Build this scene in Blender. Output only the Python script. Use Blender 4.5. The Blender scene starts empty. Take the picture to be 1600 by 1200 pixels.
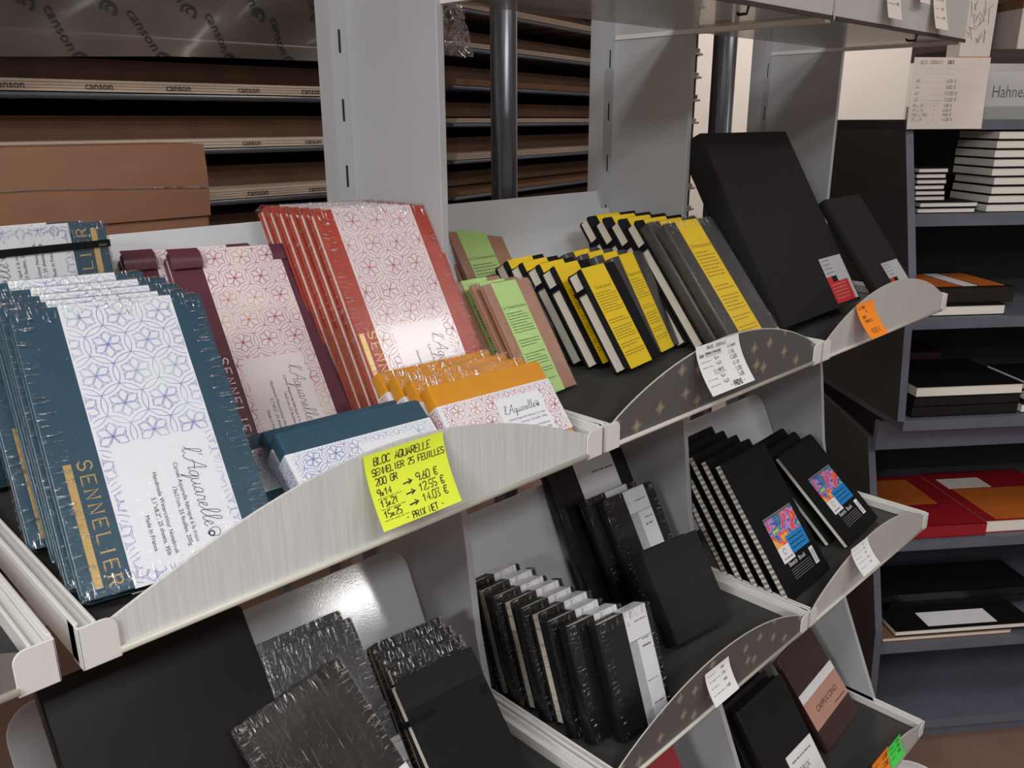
import bpy, bmesh, math, random
from mathutils import Matrix, Vector
random.seed(7)
C = bpy.context.scene.collection
SC = bpy.context.scene
ZC = 1.55                                    # eye height above the shop floor

# ------------------------------------------------------------------ camera
def make_camera():
    yaw, pitch, roll = math.radians(45.2072), math.radians(17.2626), math.radians(-.1995)
    F = Vector((math.cos(yaw), math.sin(yaw), 0)); R = Vector((math.sin(yaw), -math.cos(yaw), 0)); U = Vector((0, 0, 1))
    f = math.cos(pitch)*F - math.sin(pitch)*U; u = math.sin(pitch)*F + math.cos(pitch)*U
    r2 = math.cos(roll)*R + math.sin(roll)*u; u2 = -math.sin(roll)*R + math.cos(roll)*u
    cd = bpy.data.cameras.new('camera'); cd.sensor_width = 36; cd.lens = 1322.8/1600*36; cd.clip_start = .02
    co = bpy.data.objects.new('camera', cd); C.objects.link(co)
    m = Matrix.Identity(4)
    for i in range(3): m[i][0] = r2[i]; m[i][1] = u2[i]; m[i][2] = -f[i]
    m[2][3] = ZC
    co.matrix_world = m; SC.camera = co
make_camera()

# ------------------------------------------------------------------ world, lights, exposure
W = bpy.data.worlds.new('shop_light'); SC.world = W; W.use_nodes = True
W.node_tree.nodes['Background'].inputs[0].default_value = (.98, .98, 1.0, 1)
W.node_tree.nodes['Background'].inputs[1].default_value = .16
def tube(name, loc, size, power, rotz=0, col=(1, .985, .965)):
    l = bpy.data.lights.new(name, 'AREA'); l.shape = 'RECTANGLE'; l.size, l.size_y = size; l.energy = power; l.color = col
    o = bpy.data.objects.new(name, l); C.objects.link(o); o.location = loc; o.rotation_euler = (0, 0, rotz)
tube('ceiling_or_fill_light', (1.86, -.55, ZC+1.05), (.9, .24), 7)
tube('ceiling_or_fill_light', (-1.15, -.15, ZC+1.2), (1.2, .3), 24, 0, (.97, .99, 1))
tube('ceiling_or_fill_light', (.15, -1.5, ZC+1.2), (1.3, .3), 20, 0, (.97, .99, 1))
tube('ceiling_or_fill_light', (-3.3, -.9, ZC+1.2), (1.3, .4), 85, 0, (.96, .985, 1))  # added low-angle fill for panel sides and page edges under the shelves
tube('ceiling_or_fill_light', (4.15, -5.45, ZC+1.05), (1.1, .6), 60)
tube('ceiling_or_fill_light', (2.75, 1.95, ZC+1.2), (.9, .3), 18, 0, (1, .93, .87))  # added warm light that brightens the wall behind
SC.view_settings.view_transform = 'Standard'; SC.view_settings.look = 'None'
SC.view_settings.gamma = 1; SC.view_settings.use_curve_mapping = False
SC.view_settings.exposure = .55
SC.cycles.transparent_max_bounces = 24

# ------------------------------------------------------------------ materials
def lin(c):
    return tuple(((x/255/12.92) if x/255 <= .04045 else ((x/255+.055)/1.055)**2.4) for x in c)
class N:
    def __init__(s, name):
        s.m = bpy.data.materials.new(name); s.m.use_nodes = True; s.t = s.m.node_tree; s.b = s.t.nodes['Principled BSDF']; s.out = s.t.nodes['Material Output']
    def n(s, typ, **kw):
        x = s.t.nodes.new(typ)
        for k, v in kw.items():
            if k in x.inputs: x.inputs[k].default_value = v
            else: setattr(x, k, v)
        return x
    def l(s, a, b): s.t.links.new(a, b)
    def coord(s, scale=(1, 1, 1), kind='Object'):
        tc = s.n('ShaderNodeTexCoord'); mp = s.n('ShaderNodeMapping'); mp.inputs['Scale'].default_value = scale
        s.l(tc.outputs[kind], mp.inputs[0]); return mp.outputs[0]
def ramp(nd, stops):
    e = nd.color_ramp.elements
    while len(e) < len(stops): e.new(.5)
    for x, (p, c) in zip(e, stops):
        x.position = p; x.color = (*c, 1) if len(c) == 3 else c
def mat(name, rgb, rough=.6, var=.06, vscale=40, stretch=(1, 1, 1), bump=0, bscale=300, coat=0, crough=.1, cbump=0, cscale=(60, 60, 60), metal=0, spec=.5, alpha=1, trans=0):
    k = N(name); b = k.b; c = lin(rgb)
    co = k.coord(stretch)
    nz = k.n('ShaderNodeTexNoise', Scale=vscale, Detail=4.0); k.l(co, nz.inputs['Vector'])
    cr = k.n('ShaderNodeValToRGB'); ramp(cr, [(.3, tuple(x*(1-var) for x in c)), (.7, tuple(min(1, x*(1+var)) for x in c))])
    k.l(nz.outputs[0], cr.inputs[0]); k.l(cr.outputs[0], b.inputs['Base Color'])
    b.inputs['Roughness'].default_value = rough; b.inputs['Metallic'].default_value = metal; b.inputs['Specular IOR Level'].default_value = spec
    if bump:
        n2 = k.n('ShaderNodeTexNoise', Scale=bscale, Detail=2.0); k.l(co, n2.inputs['Vector'])
        bp = k.n('ShaderNodeBump', Strength=bump, Distance=.001); k.l(n2.outputs[0], bp.inputs['Height']); k.l(bp.outputs[0], b.inputs['Normal'])
    if coat:
        b.inputs['Coat Weight'].default_value = coat; b.inputs['Coat Roughness'].default_value = crough
        if cbump:
            c2 = k.coord(cscale); n3 = k.n('ShaderNodeTexNoise', Scale=1.0, Detail=3.0); k.l(c2, n3.inputs['Vector'])
            bp = k.n('ShaderNodeBump', Strength=cbump, Distance=.002); k.l(n3.outputs[0], bp.inputs['Height']); k.l(bp.outputs[0], b.inputs['Coat Normal'])
    if alpha < 1: b.inputs['Alpha'].default_value = alpha
    if trans: b.inputs['Transmission Weight'].default_value = trans
    return k.m
def ink_mat(name, cols, scale=25):
    k = N(name); co = k.coord()
    nz = k.n('ShaderNodeTexNoise', Scale=scale, Detail=1.0); k.l(co, nz.inputs['Vector'])
    cr = k.n('ShaderNodeValToRGB'); n = len(cols); ramp(cr, [(.32+.36*i/(n-1), lin(c)) for i, c in enumerate(cols)])
    k.l(nz.outputs[0], cr.inputs[0]); k.l(cr.outputs[0], k.b.inputs['Base Color']); k.b.inputs['Roughness'].default_value = .6
    return k.m
def film_mat(name, amount=.10, scale=(120, 120, 25), bump=1.0, tint=(1, 1, 1), rough=.08, fr=.5):
    """thin clear plastic: mostly see-through with crinkled glossy glints"""
    k = N(name); t = k.t; t.nodes.remove(k.b)
    tr = k.n('ShaderNodeBsdfTransparent'); tr.inputs[0].default_value = (*tint, 1)
    gl = k.n('ShaderNodeBsdfGlossy'); gl.inputs['Roughness'].default_value = rough
    co = k.coord(scale); nz = k.n('ShaderNodeTexNoise', Scale=1.0, Detail=3.0); k.l(co, nz.inputs['Vector'])
    bp = k.n('ShaderNodeBump', Strength=bump, Distance=.003); k.l(nz.outputs[0], bp.inputs['Height']); k.l(bp.outputs[0], gl.inputs['Normal'])
    lw = k.n('ShaderNodeLayerWeight', Blend=.25)
    ma = k.n('ShaderNodeMath', operation='MULTIPLY_ADD'); k.l(lw.outputs['Fresnel'], ma.inputs[0]); ma.inputs[1].default_value = fr; ma.inputs[2].default_value = amount
    mx = k.n('ShaderNodeMixShader'); k.l(ma.outputs[0], mx.inputs[0]); k.l(tr.outputs[0], mx.inputs[1]); k.l(gl.outputs[0], mx.inputs[2])
    k.l(mx.outputs[0], k.out.inputs[0]); return k.m
def crease_mat(name, scale):
    """the puckered hem of shrink film: broken glossy streaks on clear film"""
    k = N(name); k.t.nodes.remove(k.b)
    tr = k.n('ShaderNodeBsdfTransparent'); gl = k.n('ShaderNodeBsdfGlossy'); gl.inputs['Roughness'].default_value = .22
    co = k.coord(scale); nz = k.n('ShaderNodeTexNoise', Scale=1.0, Detail=2.0); k.l(co, nz.inputs['Vector'])
    bp = k.n('ShaderNodeBump', Strength=1.0, Distance=.004); k.l(nz.outputs[0], bp.inputs['Height']); k.l(bp.outputs[0], gl.inputs['Normal'])
    cr = k.n('ShaderNodeValToRGB'); ramp(cr, [(.56, (0, 0, 0)), (.70, (.62, .62, .62))]); k.l(nz.outputs[0], cr.inputs[0])
    mx = k.n('ShaderNodeMixShader'); k.l(cr.outputs[0], mx.inputs[0]); k.l(tr.outputs[0], mx.inputs[1]); k.l(gl.outputs[0], mx.inputs[2])
    k.l(mx.outputs[0], k.out.inputs[0]); return k.m
def star_mat(name, base, star):
    k = N(name); co = k.coord((27, 27, 27))
    sx = k.n('ShaderNodeSeparateXYZ'); k.l(co, sx.inputs[0]); cx = k.n('ShaderNodeCombineXYZ'); k.l(sx.outputs['X'], cx.inputs['X']); k.l(sx.outputs['Z'], cx.inputs['Y'])
    vo = k.n('ShaderNodeTexVoronoi', voronoi_dimensions='2D', distance='MINKOWSKI', Exponent=.7, Randomness=.6, Scale=1.0); k.l(cx.outputs[0], vo.inputs['Vector'])
    cr = k.n('ShaderNodeValToRGB'); ramp(cr, [(.0, lin(star)), (.05, lin(star)), (.34, lin(base))]); k.l(vo.outputs['Distance'], cr.inputs[0])
    k.l(cr.outputs[0], k.b.inputs['Base Color']); k.b.inputs['Roughness'].default_value = .45
    return k.m
def paint_mat(name):
    k = N(name); co = k.coord((1, 1, 1))
    nz = k.n('ShaderNodeTexNoise', Scale=34.0, Detail=2.5, Distortion=.8); k.l(co, nz.inputs['Vector'])
    cr = k.n('ShaderNodeValToRGB')
    ramp(cr, [(.33, lin((238, 214, 70))), (.40, lin((70, 165, 150))), (.45, lin((60, 80, 170))), (.49, lin((205, 165, 215))), (.53, lin((215, 70, 130))), (.58, lin((240, 84, 36))), (.66, lin((245, 180, 90)))])
    k.l(nz.outputs[0], cr.inputs[0]); k.l(cr.outputs[0], k.b.inputs['Base Color']); k.b.inputs['Roughness'].default_value = .35
    return k.m
M = {}
M['panel'] = mat('grey_panel', (176, 176, 178), .55, .03, 8, bump=.05, bscale=900)
M['board'] = mat('white_board', (205, 207, 210), .12, .015, 6, coat=.7, crough=.07, cbump=.035, cscale=(420, 420, 420))
M['bback'] = mat('back_board', (205, 206, 208), .35, .02, 6)
M['white_metal'] = mat('white_metal', (220, 217, 213), .4, .03, 20)
M['mat_dark'] = mat('shelf_liner', (50, 49, 47), .75, .1, 200, bump=.2, bscale=600)
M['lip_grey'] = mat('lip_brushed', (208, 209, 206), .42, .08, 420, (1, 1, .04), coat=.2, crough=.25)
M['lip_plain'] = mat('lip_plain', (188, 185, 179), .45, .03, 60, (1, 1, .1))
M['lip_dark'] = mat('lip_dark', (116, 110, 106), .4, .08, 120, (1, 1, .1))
M['lip_star'] = star_mat('lip_star_paper', (88, 84, 83), (158, 142, 122))
M['rail'] = mat('lip_rail', (190, 186, 174), .35, .03, 30)
M['paper'] = mat('page_paper', (232, 226, 214), .8, .05, 30, (1, 30, 30))
M['cream'] = mat('page_cream', (222, 212, 196), .8, .07, 30, (20, 60, 2))
M['label'] = mat('label_paper', (226, 226, 230), .5, .01, 20)
M['pink_paper'] = mat('pale_pink_paper', (232, 220, 222), .5, .02, 20, coat=.6, crough=.1)
M['teal'] = mat('cover_teal', (42, 74, 92), .42, .06, 60, bump=.1, bscale=900, coat=.25, crough=.25)
M['maroon'] = mat('cover_maroon', (92, 44, 58), .42, .06, 60, bump=.1, bscale=900, coat=.25, crough=.25)
M['red'] = mat('cover_red', (174, 64, 44), .45, .05, 60, bump=.1, bscale=900, spec=.3, coat=.15, crough=.2)
M['ochre'] = mat('cover_ochre', (208, 138, 22), .5, .05, 60, spec=.25, coat=.08, crough=.25)
M['gold'] = mat('gold_foil', (202, 172, 112), .32, .12, 900, metal=.35)
M['kraft'] = mat('cover_kraft', (172, 126, 102), .6, .05, 50, coat=.3, crough=.2)
M['green'] = mat('band_green', (188, 224, 138), .5, .03, 30, coat=.3, crough=.15)
M['yellow'] = mat('band_yellow', (236, 200, 20), .5, .03, 30, coat=.2, crough=.2)
M['black'] = mat('cover_black', (16, 15, 16), .6, .1, 80, spec=.18, bump=.2, bscale=700)
M['black_grain'] = mat('cover_black_grain', (36, 37, 39), .65, .1, 80, spec=.15, bump=.4, bscale=500)
M['black_gloss'] = mat('cover_black_gloss', (22, 19, 18), .4, .1, 40, spec=.2, coat=.06, crough=.12, cbump=.05, cscale=(15, 15, 15))
M['black_sheen'] = mat('cover_black_sheen', (62, 60, 61), .45, .1, 40, coat=.3, crough=.15)  # black cover with reflected sheen mixed into a greyer base colour
M['black_wrap'] = mat('cover_black_wrapped', (18, 17, 18), .55, .15, 60, spec=.2, coat=.5, crough=.08, cbump=.6, cscale=(90, 90, 25))
M['brown_wrap'] = mat('cover_brown_wrapped', (34, 27, 26), .5, .1, 40, spec=.2, coat=.32, crough=.12, cbump=.8, cscale=(150, 150, 14))
M['grey_wrap'] = mat('cover_grey_wrapped', (62, 62, 66), .45, .1, 40, coat=.5, crough=.1, cbump=.7, cscale=(180, 60, 40))
M['brown'] = mat('cover_brown', (62, 36, 34), .5, .06, 60)
M['portfolio'] = mat('cover_portfolio', (28, 26, 25), .65, .08, 120, spec=.2, bump=.25, bscale=800)
M['bookred'] = mat('cover_deep_red', (150, 24, 34), .4, .05, 40)
M['orange_cover'] = mat('cover_orange', (196, 104, 40), .5, .1, 30)
M['elastic'] = mat('elastic_strap', (14, 13, 14), .7, .1, 300, spec=.15)
M['ink'] = mat('black_ink', (28, 27, 30), .6, .02, 10)
M['ink_brown'] = mat('brown_ink', (150, 120, 30), .6, .02, 10)
M['ink_green'] = mat('olive_ink', (86, 104, 52), .6, .02, 10)
M['ink_grey'] = mat('grey_ink', (120, 116, 116), .6, .02, 10)
M['ink_blue'] = ink_mat('floral_blue_ink', [(165, 195, 200), (170, 182, 206), (136, 144, 198), (118, 124, 192), (165, 182, 210)], 22)
M['ink_red'] = ink_mat('floral_red_ink', [(214, 150, 160), (206, 110, 120), (184, 72, 84), (222, 160, 140), (216, 150, 170)], 22)
M['ink_rose'] = ink_mat('floral_rose_ink', [(206, 140, 150), (186, 90, 104), (170, 60, 72), (222, 150, 110), (220, 180, 130)], 18)
M['sticky_yellow'] = mat('sticky_yellow', (226, 240, 60), .7, .02, 20)
M['sticky_orange'] = mat('sticky_orange', (252, 142, 20), .7, .02, 20)
M['sticky_green'] = mat('sticky_green', (74, 222, 84), .7, .02, 20)
M['card_white'] = mat('card_white', (232, 230, 230), .6, .01, 20)
M['card_warm'] = mat('card_warm', (226, 214, 204), .7, .03, 20)
M['red_label'] = mat('label_red', (190, 36, 44), .5, .05, 40)
M['grey_label'] = mat('label_grey', (178, 178, 181), .5, .07, 160)
M['pink_band'] = mat('band_pink', (190, 142, 124), .5, .04, 30)
M['paint'] = paint_mat('watercolour_print')
M['blue_label'] = mat('label_blue', (20, 130, 200), .4, .03, 40)
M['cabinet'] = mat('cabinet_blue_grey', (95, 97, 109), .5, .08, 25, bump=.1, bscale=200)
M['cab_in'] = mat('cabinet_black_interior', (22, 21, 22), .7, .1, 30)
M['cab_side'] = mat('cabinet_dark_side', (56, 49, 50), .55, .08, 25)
M['wall'] = mat('wall_paint', (226, 220, 214), .8, .02, 5)
M['floor'] = mat('floor_brown', (134, 104, 90), .6, .08, 12, bump=.1, bscale=80)
M['ceil'] = mat('ceiling_paint', (210, 206, 200), .9, .02, 5)
M['steel'] = mat('steel_tube', (128, 130, 138), .28, .05, 40, (1, 1, .05), metal=.85)
M['rack'] = mat('rack_metal', (112, 114, 122), .4, .06, 40, metal=.4)
M['carton'] = mat('carton_brown', (142, 98, 74), .75, .06, 14, (1, 1, 4))
M['carton_dark'] = mat('carton_edge', (128, 90, 62), .8, .12, 20)
M['sheet'] = mat('sheet_edges', (196, 174, 154), .8, .1, 60, (1, 1, 20))
M['sheet_dark'] = mat('sheet_brown', (112, 80, 62), .8, .15, 20)
M['dark_wood'] = mat('dark_brown_wood', (66, 48, 42), .6, .12, 14, (1, 1, 6))
M['shadow_board'] = mat('dark_back', (58, 44, 39), .8, .1, 20)
M['sign'] = mat('sign_white', (232, 228, 226), .5, .01, 10)
M['film'] = film_mat('shrink_film', .018, (260, 60, 160), .45, rough=.06, fr=.3)
M['film_clear'] = film_mat('clear_bag_film', .30, (38, 38, 38), 1.0, (.9, .9, .91), .05)
M['frost'] = film_mat('frosted_shelf_glass', .16, (3, 3, 3), .02, (.80, .76, .72), .25)
M['crease_side'] = crease_mat('shrink_film_side_hem', (70, 70, 420))
M['crease_top'] = crease_mat('shrink_film_top_hem', (420, 70, 70))
M['acrylic'] = film_mat('clear_acrylic', .05, (3, 3, 3), .02, (.95, .95, .95), .03)
M['pack_film'] = mat('printed_packing_film', (96, 84, 74), .4, .3, 6, (1, 1, 3), coat=.35, crough=.15, cbump=.4, cscale=(9, 9, 22), alpha=.72)

# ------------------------------------------------------------------ mesh helpers
class MB:
    def __init__(s): s.v = []; s.f = []; s.mi = []; s.mats = []; s.sm = []
    def mid(s, m):
        m = M[m] if isinstance(m, str) else m
        if m not in s.mats: s.mats.append(m)
        return s.mats.index(m)
    def face(s, pts, m, smooth=False):
        i = len(s.v); s.v += [tuple(p) for p in pts]; s.f.append(tuple(range(i, i+len(pts)))); s.mi.append(s.mid(m)); s.sm.append(smooth); return s
    def box(s, a, b, m):
        (x0, y0, z0), (x1, y1, z1) = a, b; i = len(s.v)
        s.v += [(x0, y0, z0), (x1, y0, z0), (x1, y1, z0), (x0, y1, z0), (x0, y0, z1), (x1, y0, z1), (x1, y1, z1), (x0, y1, z1)]
        for q in ((3, 2, 1, 0), (4, 5, 6, 7), (0, 1, 5, 4), (1, 2, 6, 5), (2, 3, 7, 6), (3, 0, 4, 7)):
            s.f.append(tuple(i+j for j in q)); s.mi.append(s.mid(m)); s.sm.append(False)
        return s
    def slab(s, poly, a, b, m, fn=None, smooth=False):
        """extrude a 2-D outline from a to b; fn(u,v,w)->xyz, default (u,w,v): outline in x/z"""
        fn = fn or (lambda u, v, w: (u, w, v)); n = len(poly); i = len(s.v)
        s.v += [fn(u, v, a) for u, v in poly]+[fn(u, v, b) for u, v in poly]; k = s.mid(m)
        s.f.append(tuple(i+j for j in range(n))); s.f.append(tuple(i+n+j for j in reversed(range(n)))); s.mi += [k, k]; s.sm += [False]*2
        for j in range(n):
            q = (j+1) % n; s.f.append((i+q, i+j, i+n+j, i+n+q)); s.mi.append(k); s.sm.append(smooth)
        return s
    def ribbon(s, pts, w, m, mp):
        if len(pts) < 2: return
        i = len(s.v); k = s.mid(m); n = len(pts)
        for j, (x, z) in enumerate(pts):
            a = pts[max(0, j-1)]; b = pts[min(n-1, j+1)]; dx, dz = b[0]-a[0], b[1]-a[1]; L = math.hypot(dx, dz) or 1
            nx, nz = -dz/L*w/2, dx/L*w/2
            s.v += [mp(x+nx, z+nz), mp(x-nx, z-nz)]
        for j in range(n-1):
            s.f.append((i+2*j, i+2*j+1, i+2*j+3, i+2*j+2)); s.mi.append(k); s.sm.append(False)
    def tube(s, pts, r, m, n=8, closed=False):
        pts = [Vector(p) for p in pts]; i = len(s.v); k = s.mid(m); L = len(pts)
        for j, p in enumerate(pts):
            a = pts[(j-1) % L if closed else max(0, j-1)]; b = pts[(j+1) % L if closed else min(L-1, j+1)]
            d = (b-a).normalized(); u = d.orthogonal().normalized() if j == 0 else (u-d*u.dot(d)).normalized(); w = d.cross(u)
            for q in range(n):
                t = 2*math.pi*q/n; s.v.append(tuple(p+r*(math.cos(t)*u+math.sin(t)*w)))
        for j in range(L if closed else L-1):
            for q in range(n):
                a, b, c, d2 = i+j*n+q, i+j*n+(q+1) % n, i+((j+1) % L)*n+(q+1) % n, i+((j+1) % L)*n+q
                s.f.append((a, b, c, d2)); s.mi.append(k); s.sm.append(True)
        if not closed:
            s.f.append(tuple(i+q for q in reversed(range(n)))); s.f.append(tuple(i+(L-1)*n+q for q in range(n))); s.mi += [k, k]; s.sm += [False]*2
        return s
    def grid(s, nu, nv, fn, m, smooth=True):
        i = len(s.v); k = s.mid(m)
        s.v += [tuple(fn(a/nu, b/nv)) for b in range(nv+1) for a in range(nu+1)]
        for b in range(nv):
            for a in range(nu):
                q = i+b*(nu+1)+a; s.f.append((q, q+1, q+nu+2, q+nu+1)); s.mi.append(k); s.sm.append(smooth)
        return s
    def build(s, name, parent=None, bevel=0, seg=2):
        me = bpy.data.meshes.new(name); me.from_pydata(s.v, [], s.f); me.update()
        for m in s.mats: me.materials.append(m)
        me.polygons.foreach_set('material_index', s.mi); me.polygons.foreach_set('use_smooth', s.sm)
        o = bpy.data.objects.new(name, me); C.objects.link(o)
        if parent: o.parent = parent
        if bevel:
            b = o.modifiers.new('bevel', 'BEVEL'); b.width = bevel; b.segments = seg; b.limit_method = 'ANGLE'
        return o
def tag(o, label, cat, group=None, kind=None):
    o['label'] = label; o['category'] = cat
    if group: o['group'] = group
    if kind: o['kind'] = kind
    return o
def thing(name, label, cat, group=None, loc=(0, 0, 0)):
    o = bpy.data.objects.new(name, None); C.objects.link(o); o.location = loc; o.empty_display_size = .03
    return tag(o, label, cat, group)
def struct(o): o['kind'] = 'structure'; return o
def dup(root, label, group=None, name=None):
    r = root.copy(); C.objects.link(r); r['label'] = label
    if group: r['group'] = group
    for ch in list(root.children):
        c = ch.copy(); C.objects.link(c); c.parent = r
        for g in list(ch.children):
            d = g.copy(); C.objects.link(d); d.parent = c
    return r
def pose(o, x, y, zd, yaw=0, lean=33, gam=0, t=.015, w=.1, flip=None):
    """stand a book on a deck at height zd (relative to the eye): front lower left corner at x,y, leaning back"""
    a = math.radians(lean); g = math.radians(gam)
    z = ZC+zd+t*math.sin(a)+.0006
    if g < 0: z += w*math.sin(-g)*math.cos(a)
    m = Matrix.Translation((x, y, z)) @ Matrix.Rotation(math.radians(yaw), 4, 'Z') @ Matrix.Rotation(-a, 4, 'X') @ Matrix.Rotation(-g, 4, 'Y')
    if flip: m = m @ Matrix.Translation((flip[0], 0, flip[1])) @ Matrix.Rotation(math.pi, 4, 'Y')
    loc, rot, _ = m.decompose(); o.rotation_mode = 'QUATERNION'; o.location = loc; o.rotation_quaternion = rot
    return o
def rrect(x0, x1, z0, z1, r=(0, 0, 0, 0), n=5):
    """outline with corner radii bottom-left, bottom-right, top-right, top-left"""
    out = []
    for (cx, cz, a0), rr in zip(((x0, z0, 180), (x1, z0, 270), (x1, z1, 0), (x0, z1, 90)), r):
        if rr <= 0: out.append((cx, cz)); continue
        sx = cx+(rr if cx == x0 else -rr); sz = cz+(rr if cz == z0 else -rr)
        for i in range(n+1):
            t = math.radians(a0+90*i/n); out.append((sx+rr*math.cos(t), sz+rr*math.sin(t)))
    return out

# ------------------------------------------------------------------ lettering
G = {'A': '002640|1232', 'B': '00063645330333|33413000', 'C': '4536160501103041', 'D': '00062644422000', 'E': '46060040|0333', 'F': '460600|0333',
     'G': '45361605011030414323', 'H': '0006|4640|0343', 'I': '2026', 'J': '0110203136', 'K': '0006|460340', 'L': '060040', 'M': '0006234640', 'N': '00064046',
     'O': '160501103041453616', 'P': '00063645443303', 'Q': '160501103041453616|2240', 'R': '00063645443303|2340', 'S': '453616050413334241301001', 'T': '0646|2620',
     'U': '060110304146', 'V': '062046', 'W': '0610243046', 'X': '0046|0640', 'Y': '062346|2320', 'Z': '06460040', '0': '160501103041453616', '1': '042620',
     '2': '0516364544004000'[:-2], '3': '06462332413010', '4': '30360242', '5': '4606033342413010', '6': '361301103041423313', '7': '064610', '8': '13040516364544331302011030414233', '9': '4313040516364543' + '30', 'e': '4536160501103041|0434|0232', ',': '1100', '.': '1011', '-': '1333', '>': '0343|244322', 'x': '0033|0330', '&': '4003051625240110204', '/': '0046', ' ': ''}
def glyph(ch):
    st = G.get(ch, '')
    return [[(int(p[i]), int(p[i+1])) for i in range(0, len(p)-1, 2)] for p in st.split('|') if len(p) >= 4]
def hand(mb, text, x, z, h, w, m, mp, jit=.04, slant=.12, adv=.92):
    """handwriting in single strokes, text runs along +x from x, base line z"""
    u = h/6
    for ch in text:
        if ch != ' ':
            for st in glyph(ch):
                mb.ribbon([(x+(a+slant*b+random.uniform(-jit, jit)*4)*u*.8, z+(b+random.uniform(-jit, jit)*4)*u) for a, b in st], w, m, mp)
        x += (5.3 if ch not in ',.' else 2.6)*u*.8*max(adv, .9)
    return x
def scribble(mb, x0, x1, z, h, w, m, mp):
    """an illegible written word line"""
    x = x0
    while x < x1:
        L = min(random.uniform(3, 7)*h*.7, x1-x); n = max(3, int(L/h*3))
        mb.ribbon([(x+L*i/n, z+h*(.5*(i % 2)+random.uniform(0, .35))) for i in range(n+1)], w, m, mp); x += L+h*.7
def words(mb, x0, x1, z, h, m, mp):
    """an illegible printed line: little word dashes"""
    x = x0
    while x < x1-h:
        L = min(random.uniform(1.2, 4.5)*h, x1-x); mb.ribbon([(x, z), (x+L, z)], h*.62, m, mp); x += L+h*.55
_tc = {}
def printed(mb, text, x, z, size, m, mp, align='LEFT'):
    if text not in _tc:
        cu = bpy.data.curves.new('t', 'FONT'); cu.body = text; cu.size = 1; cu.resolution_u = 2
        o = bpy.data.objects.new('t', cu); me = o.to_mesh()
        _tc[text] = ([tuple(v.co) for v in me.vertices], [tuple(p.vertices) for p in me.polygons])
        o.to_mesh_clear(); bpy.data.objects.remove(o); bpy.data.curves.remove(cu)
    vs, fs = _tc[text]; k = mb.mid(m); i = len(mb.v)
    wd = max((v[0] for v in vs), default=0)*size
    x -= {'LEFT': 0, 'CENTER': wd/2, 'RIGHT': wd}[align]
    mb.v += [mp(x+v[0]*size, z+v[1]*size) for v in vs]
    for f in fs: mb.f.append(tuple(i+j for j in f)); mb.mi.append(k); mb.sm.append(False)
SCR = {'l': (1.15, [[(0, .3), (.5, 1), (.95, 2.3), (.85, 3), (.5, 2.8), (.4, 1.5), (.5, .3), (.8, 0), (1.2, .4)]]),
       "'": (.6, [[(.35, 3), (.2, 2.4)]]),
       'A': (2.6, [[(-.3, .1), (.1, -.1), (.6, .4), (1.3, 1.8), (2, 3.1), (2.05, 1.5), (2.15, .1), (2.6, .3)], [(.6, 1.1), (1.4, 1.25), (2.4, 1.0)]]),
       'q': (1.5, [[(1.1, 1.3), (.5, 1.35), (.1, .7), (.4, .05), (.9, .4), (1.15, 1.3), (1, -.5), (.75, -1.3), (1.0, -1.1), (1.5, .3)]]),
       'u': (1.5, [[(0, 1.3), (.1, .3), (.4, 0), (.9, .5), (1, 1.3), (1, .3), (1.3, 0), (1.6, .4)]]),
       'a': (1.5, [[(1, 1.2), (.5, 1.35), (.1, .6), (.4, 0), (.9, .5), (1, 1.3), (1, .3), (1.3, 0), (1.6, .4)]]),
       'r': (1.2, [[(0, .4), (.3, 1.4), (.5, 1.1), (.85, 1.15), (.8, .3), (1, 0), (1.3, .4)]]),
       'e': (1.0, [[(0, .5), (.6, .8), (.7, 1.25), (.35, 1.3), (.15, .6), (.5, 0), (1.1, .4)]])}
def spline(p, n=5):
    out = []
    for i in range(len(p)-1):
        a, b, c, d = p[max(0, i-1)], p[i], p[i+1], p[min(len(p)-1, i+2)]
        for j in range(n):
            t = j/n
            out.append(tuple(.5*(2*b[k]+(c[k]-a[k])*t+(2*a[k]-5*b[k]+4*c[k]-d[k])*t*t+(3*b[k]-a[k]-3*c[k]+d[k])*t**3) for k in (0, 1)))
    return out+[p[-1]]
def script_title(mb, x, z, u, m, mp, w):
    for ch in "l'Aquarelle":
        adv, sts = SCR[ch]
        for st in sts: mb.ribbon([(x+(a+.22*b)*u, z+b*u) for a, b in spline(st)], w, m, mp)
        x += adv*u
    # little drop emblem after the title
    mb.ribbon([(x+(1.3+.75*math.sin(t)*(1-.3*math.cos(t)))*u, z+(1.1-1.0*math.cos(t))*u) for t in [i*math.pi/8 for i in range(17)]], w, m, mp)
    mb.ribbon([(x+(1.45+.42*math.sin(t))*u, z+(.7-.42*math.cos(t))*u) for t in [i*math.pi/5 for i in range(11)]], w*2.2, m, mp)
    return x
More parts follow.
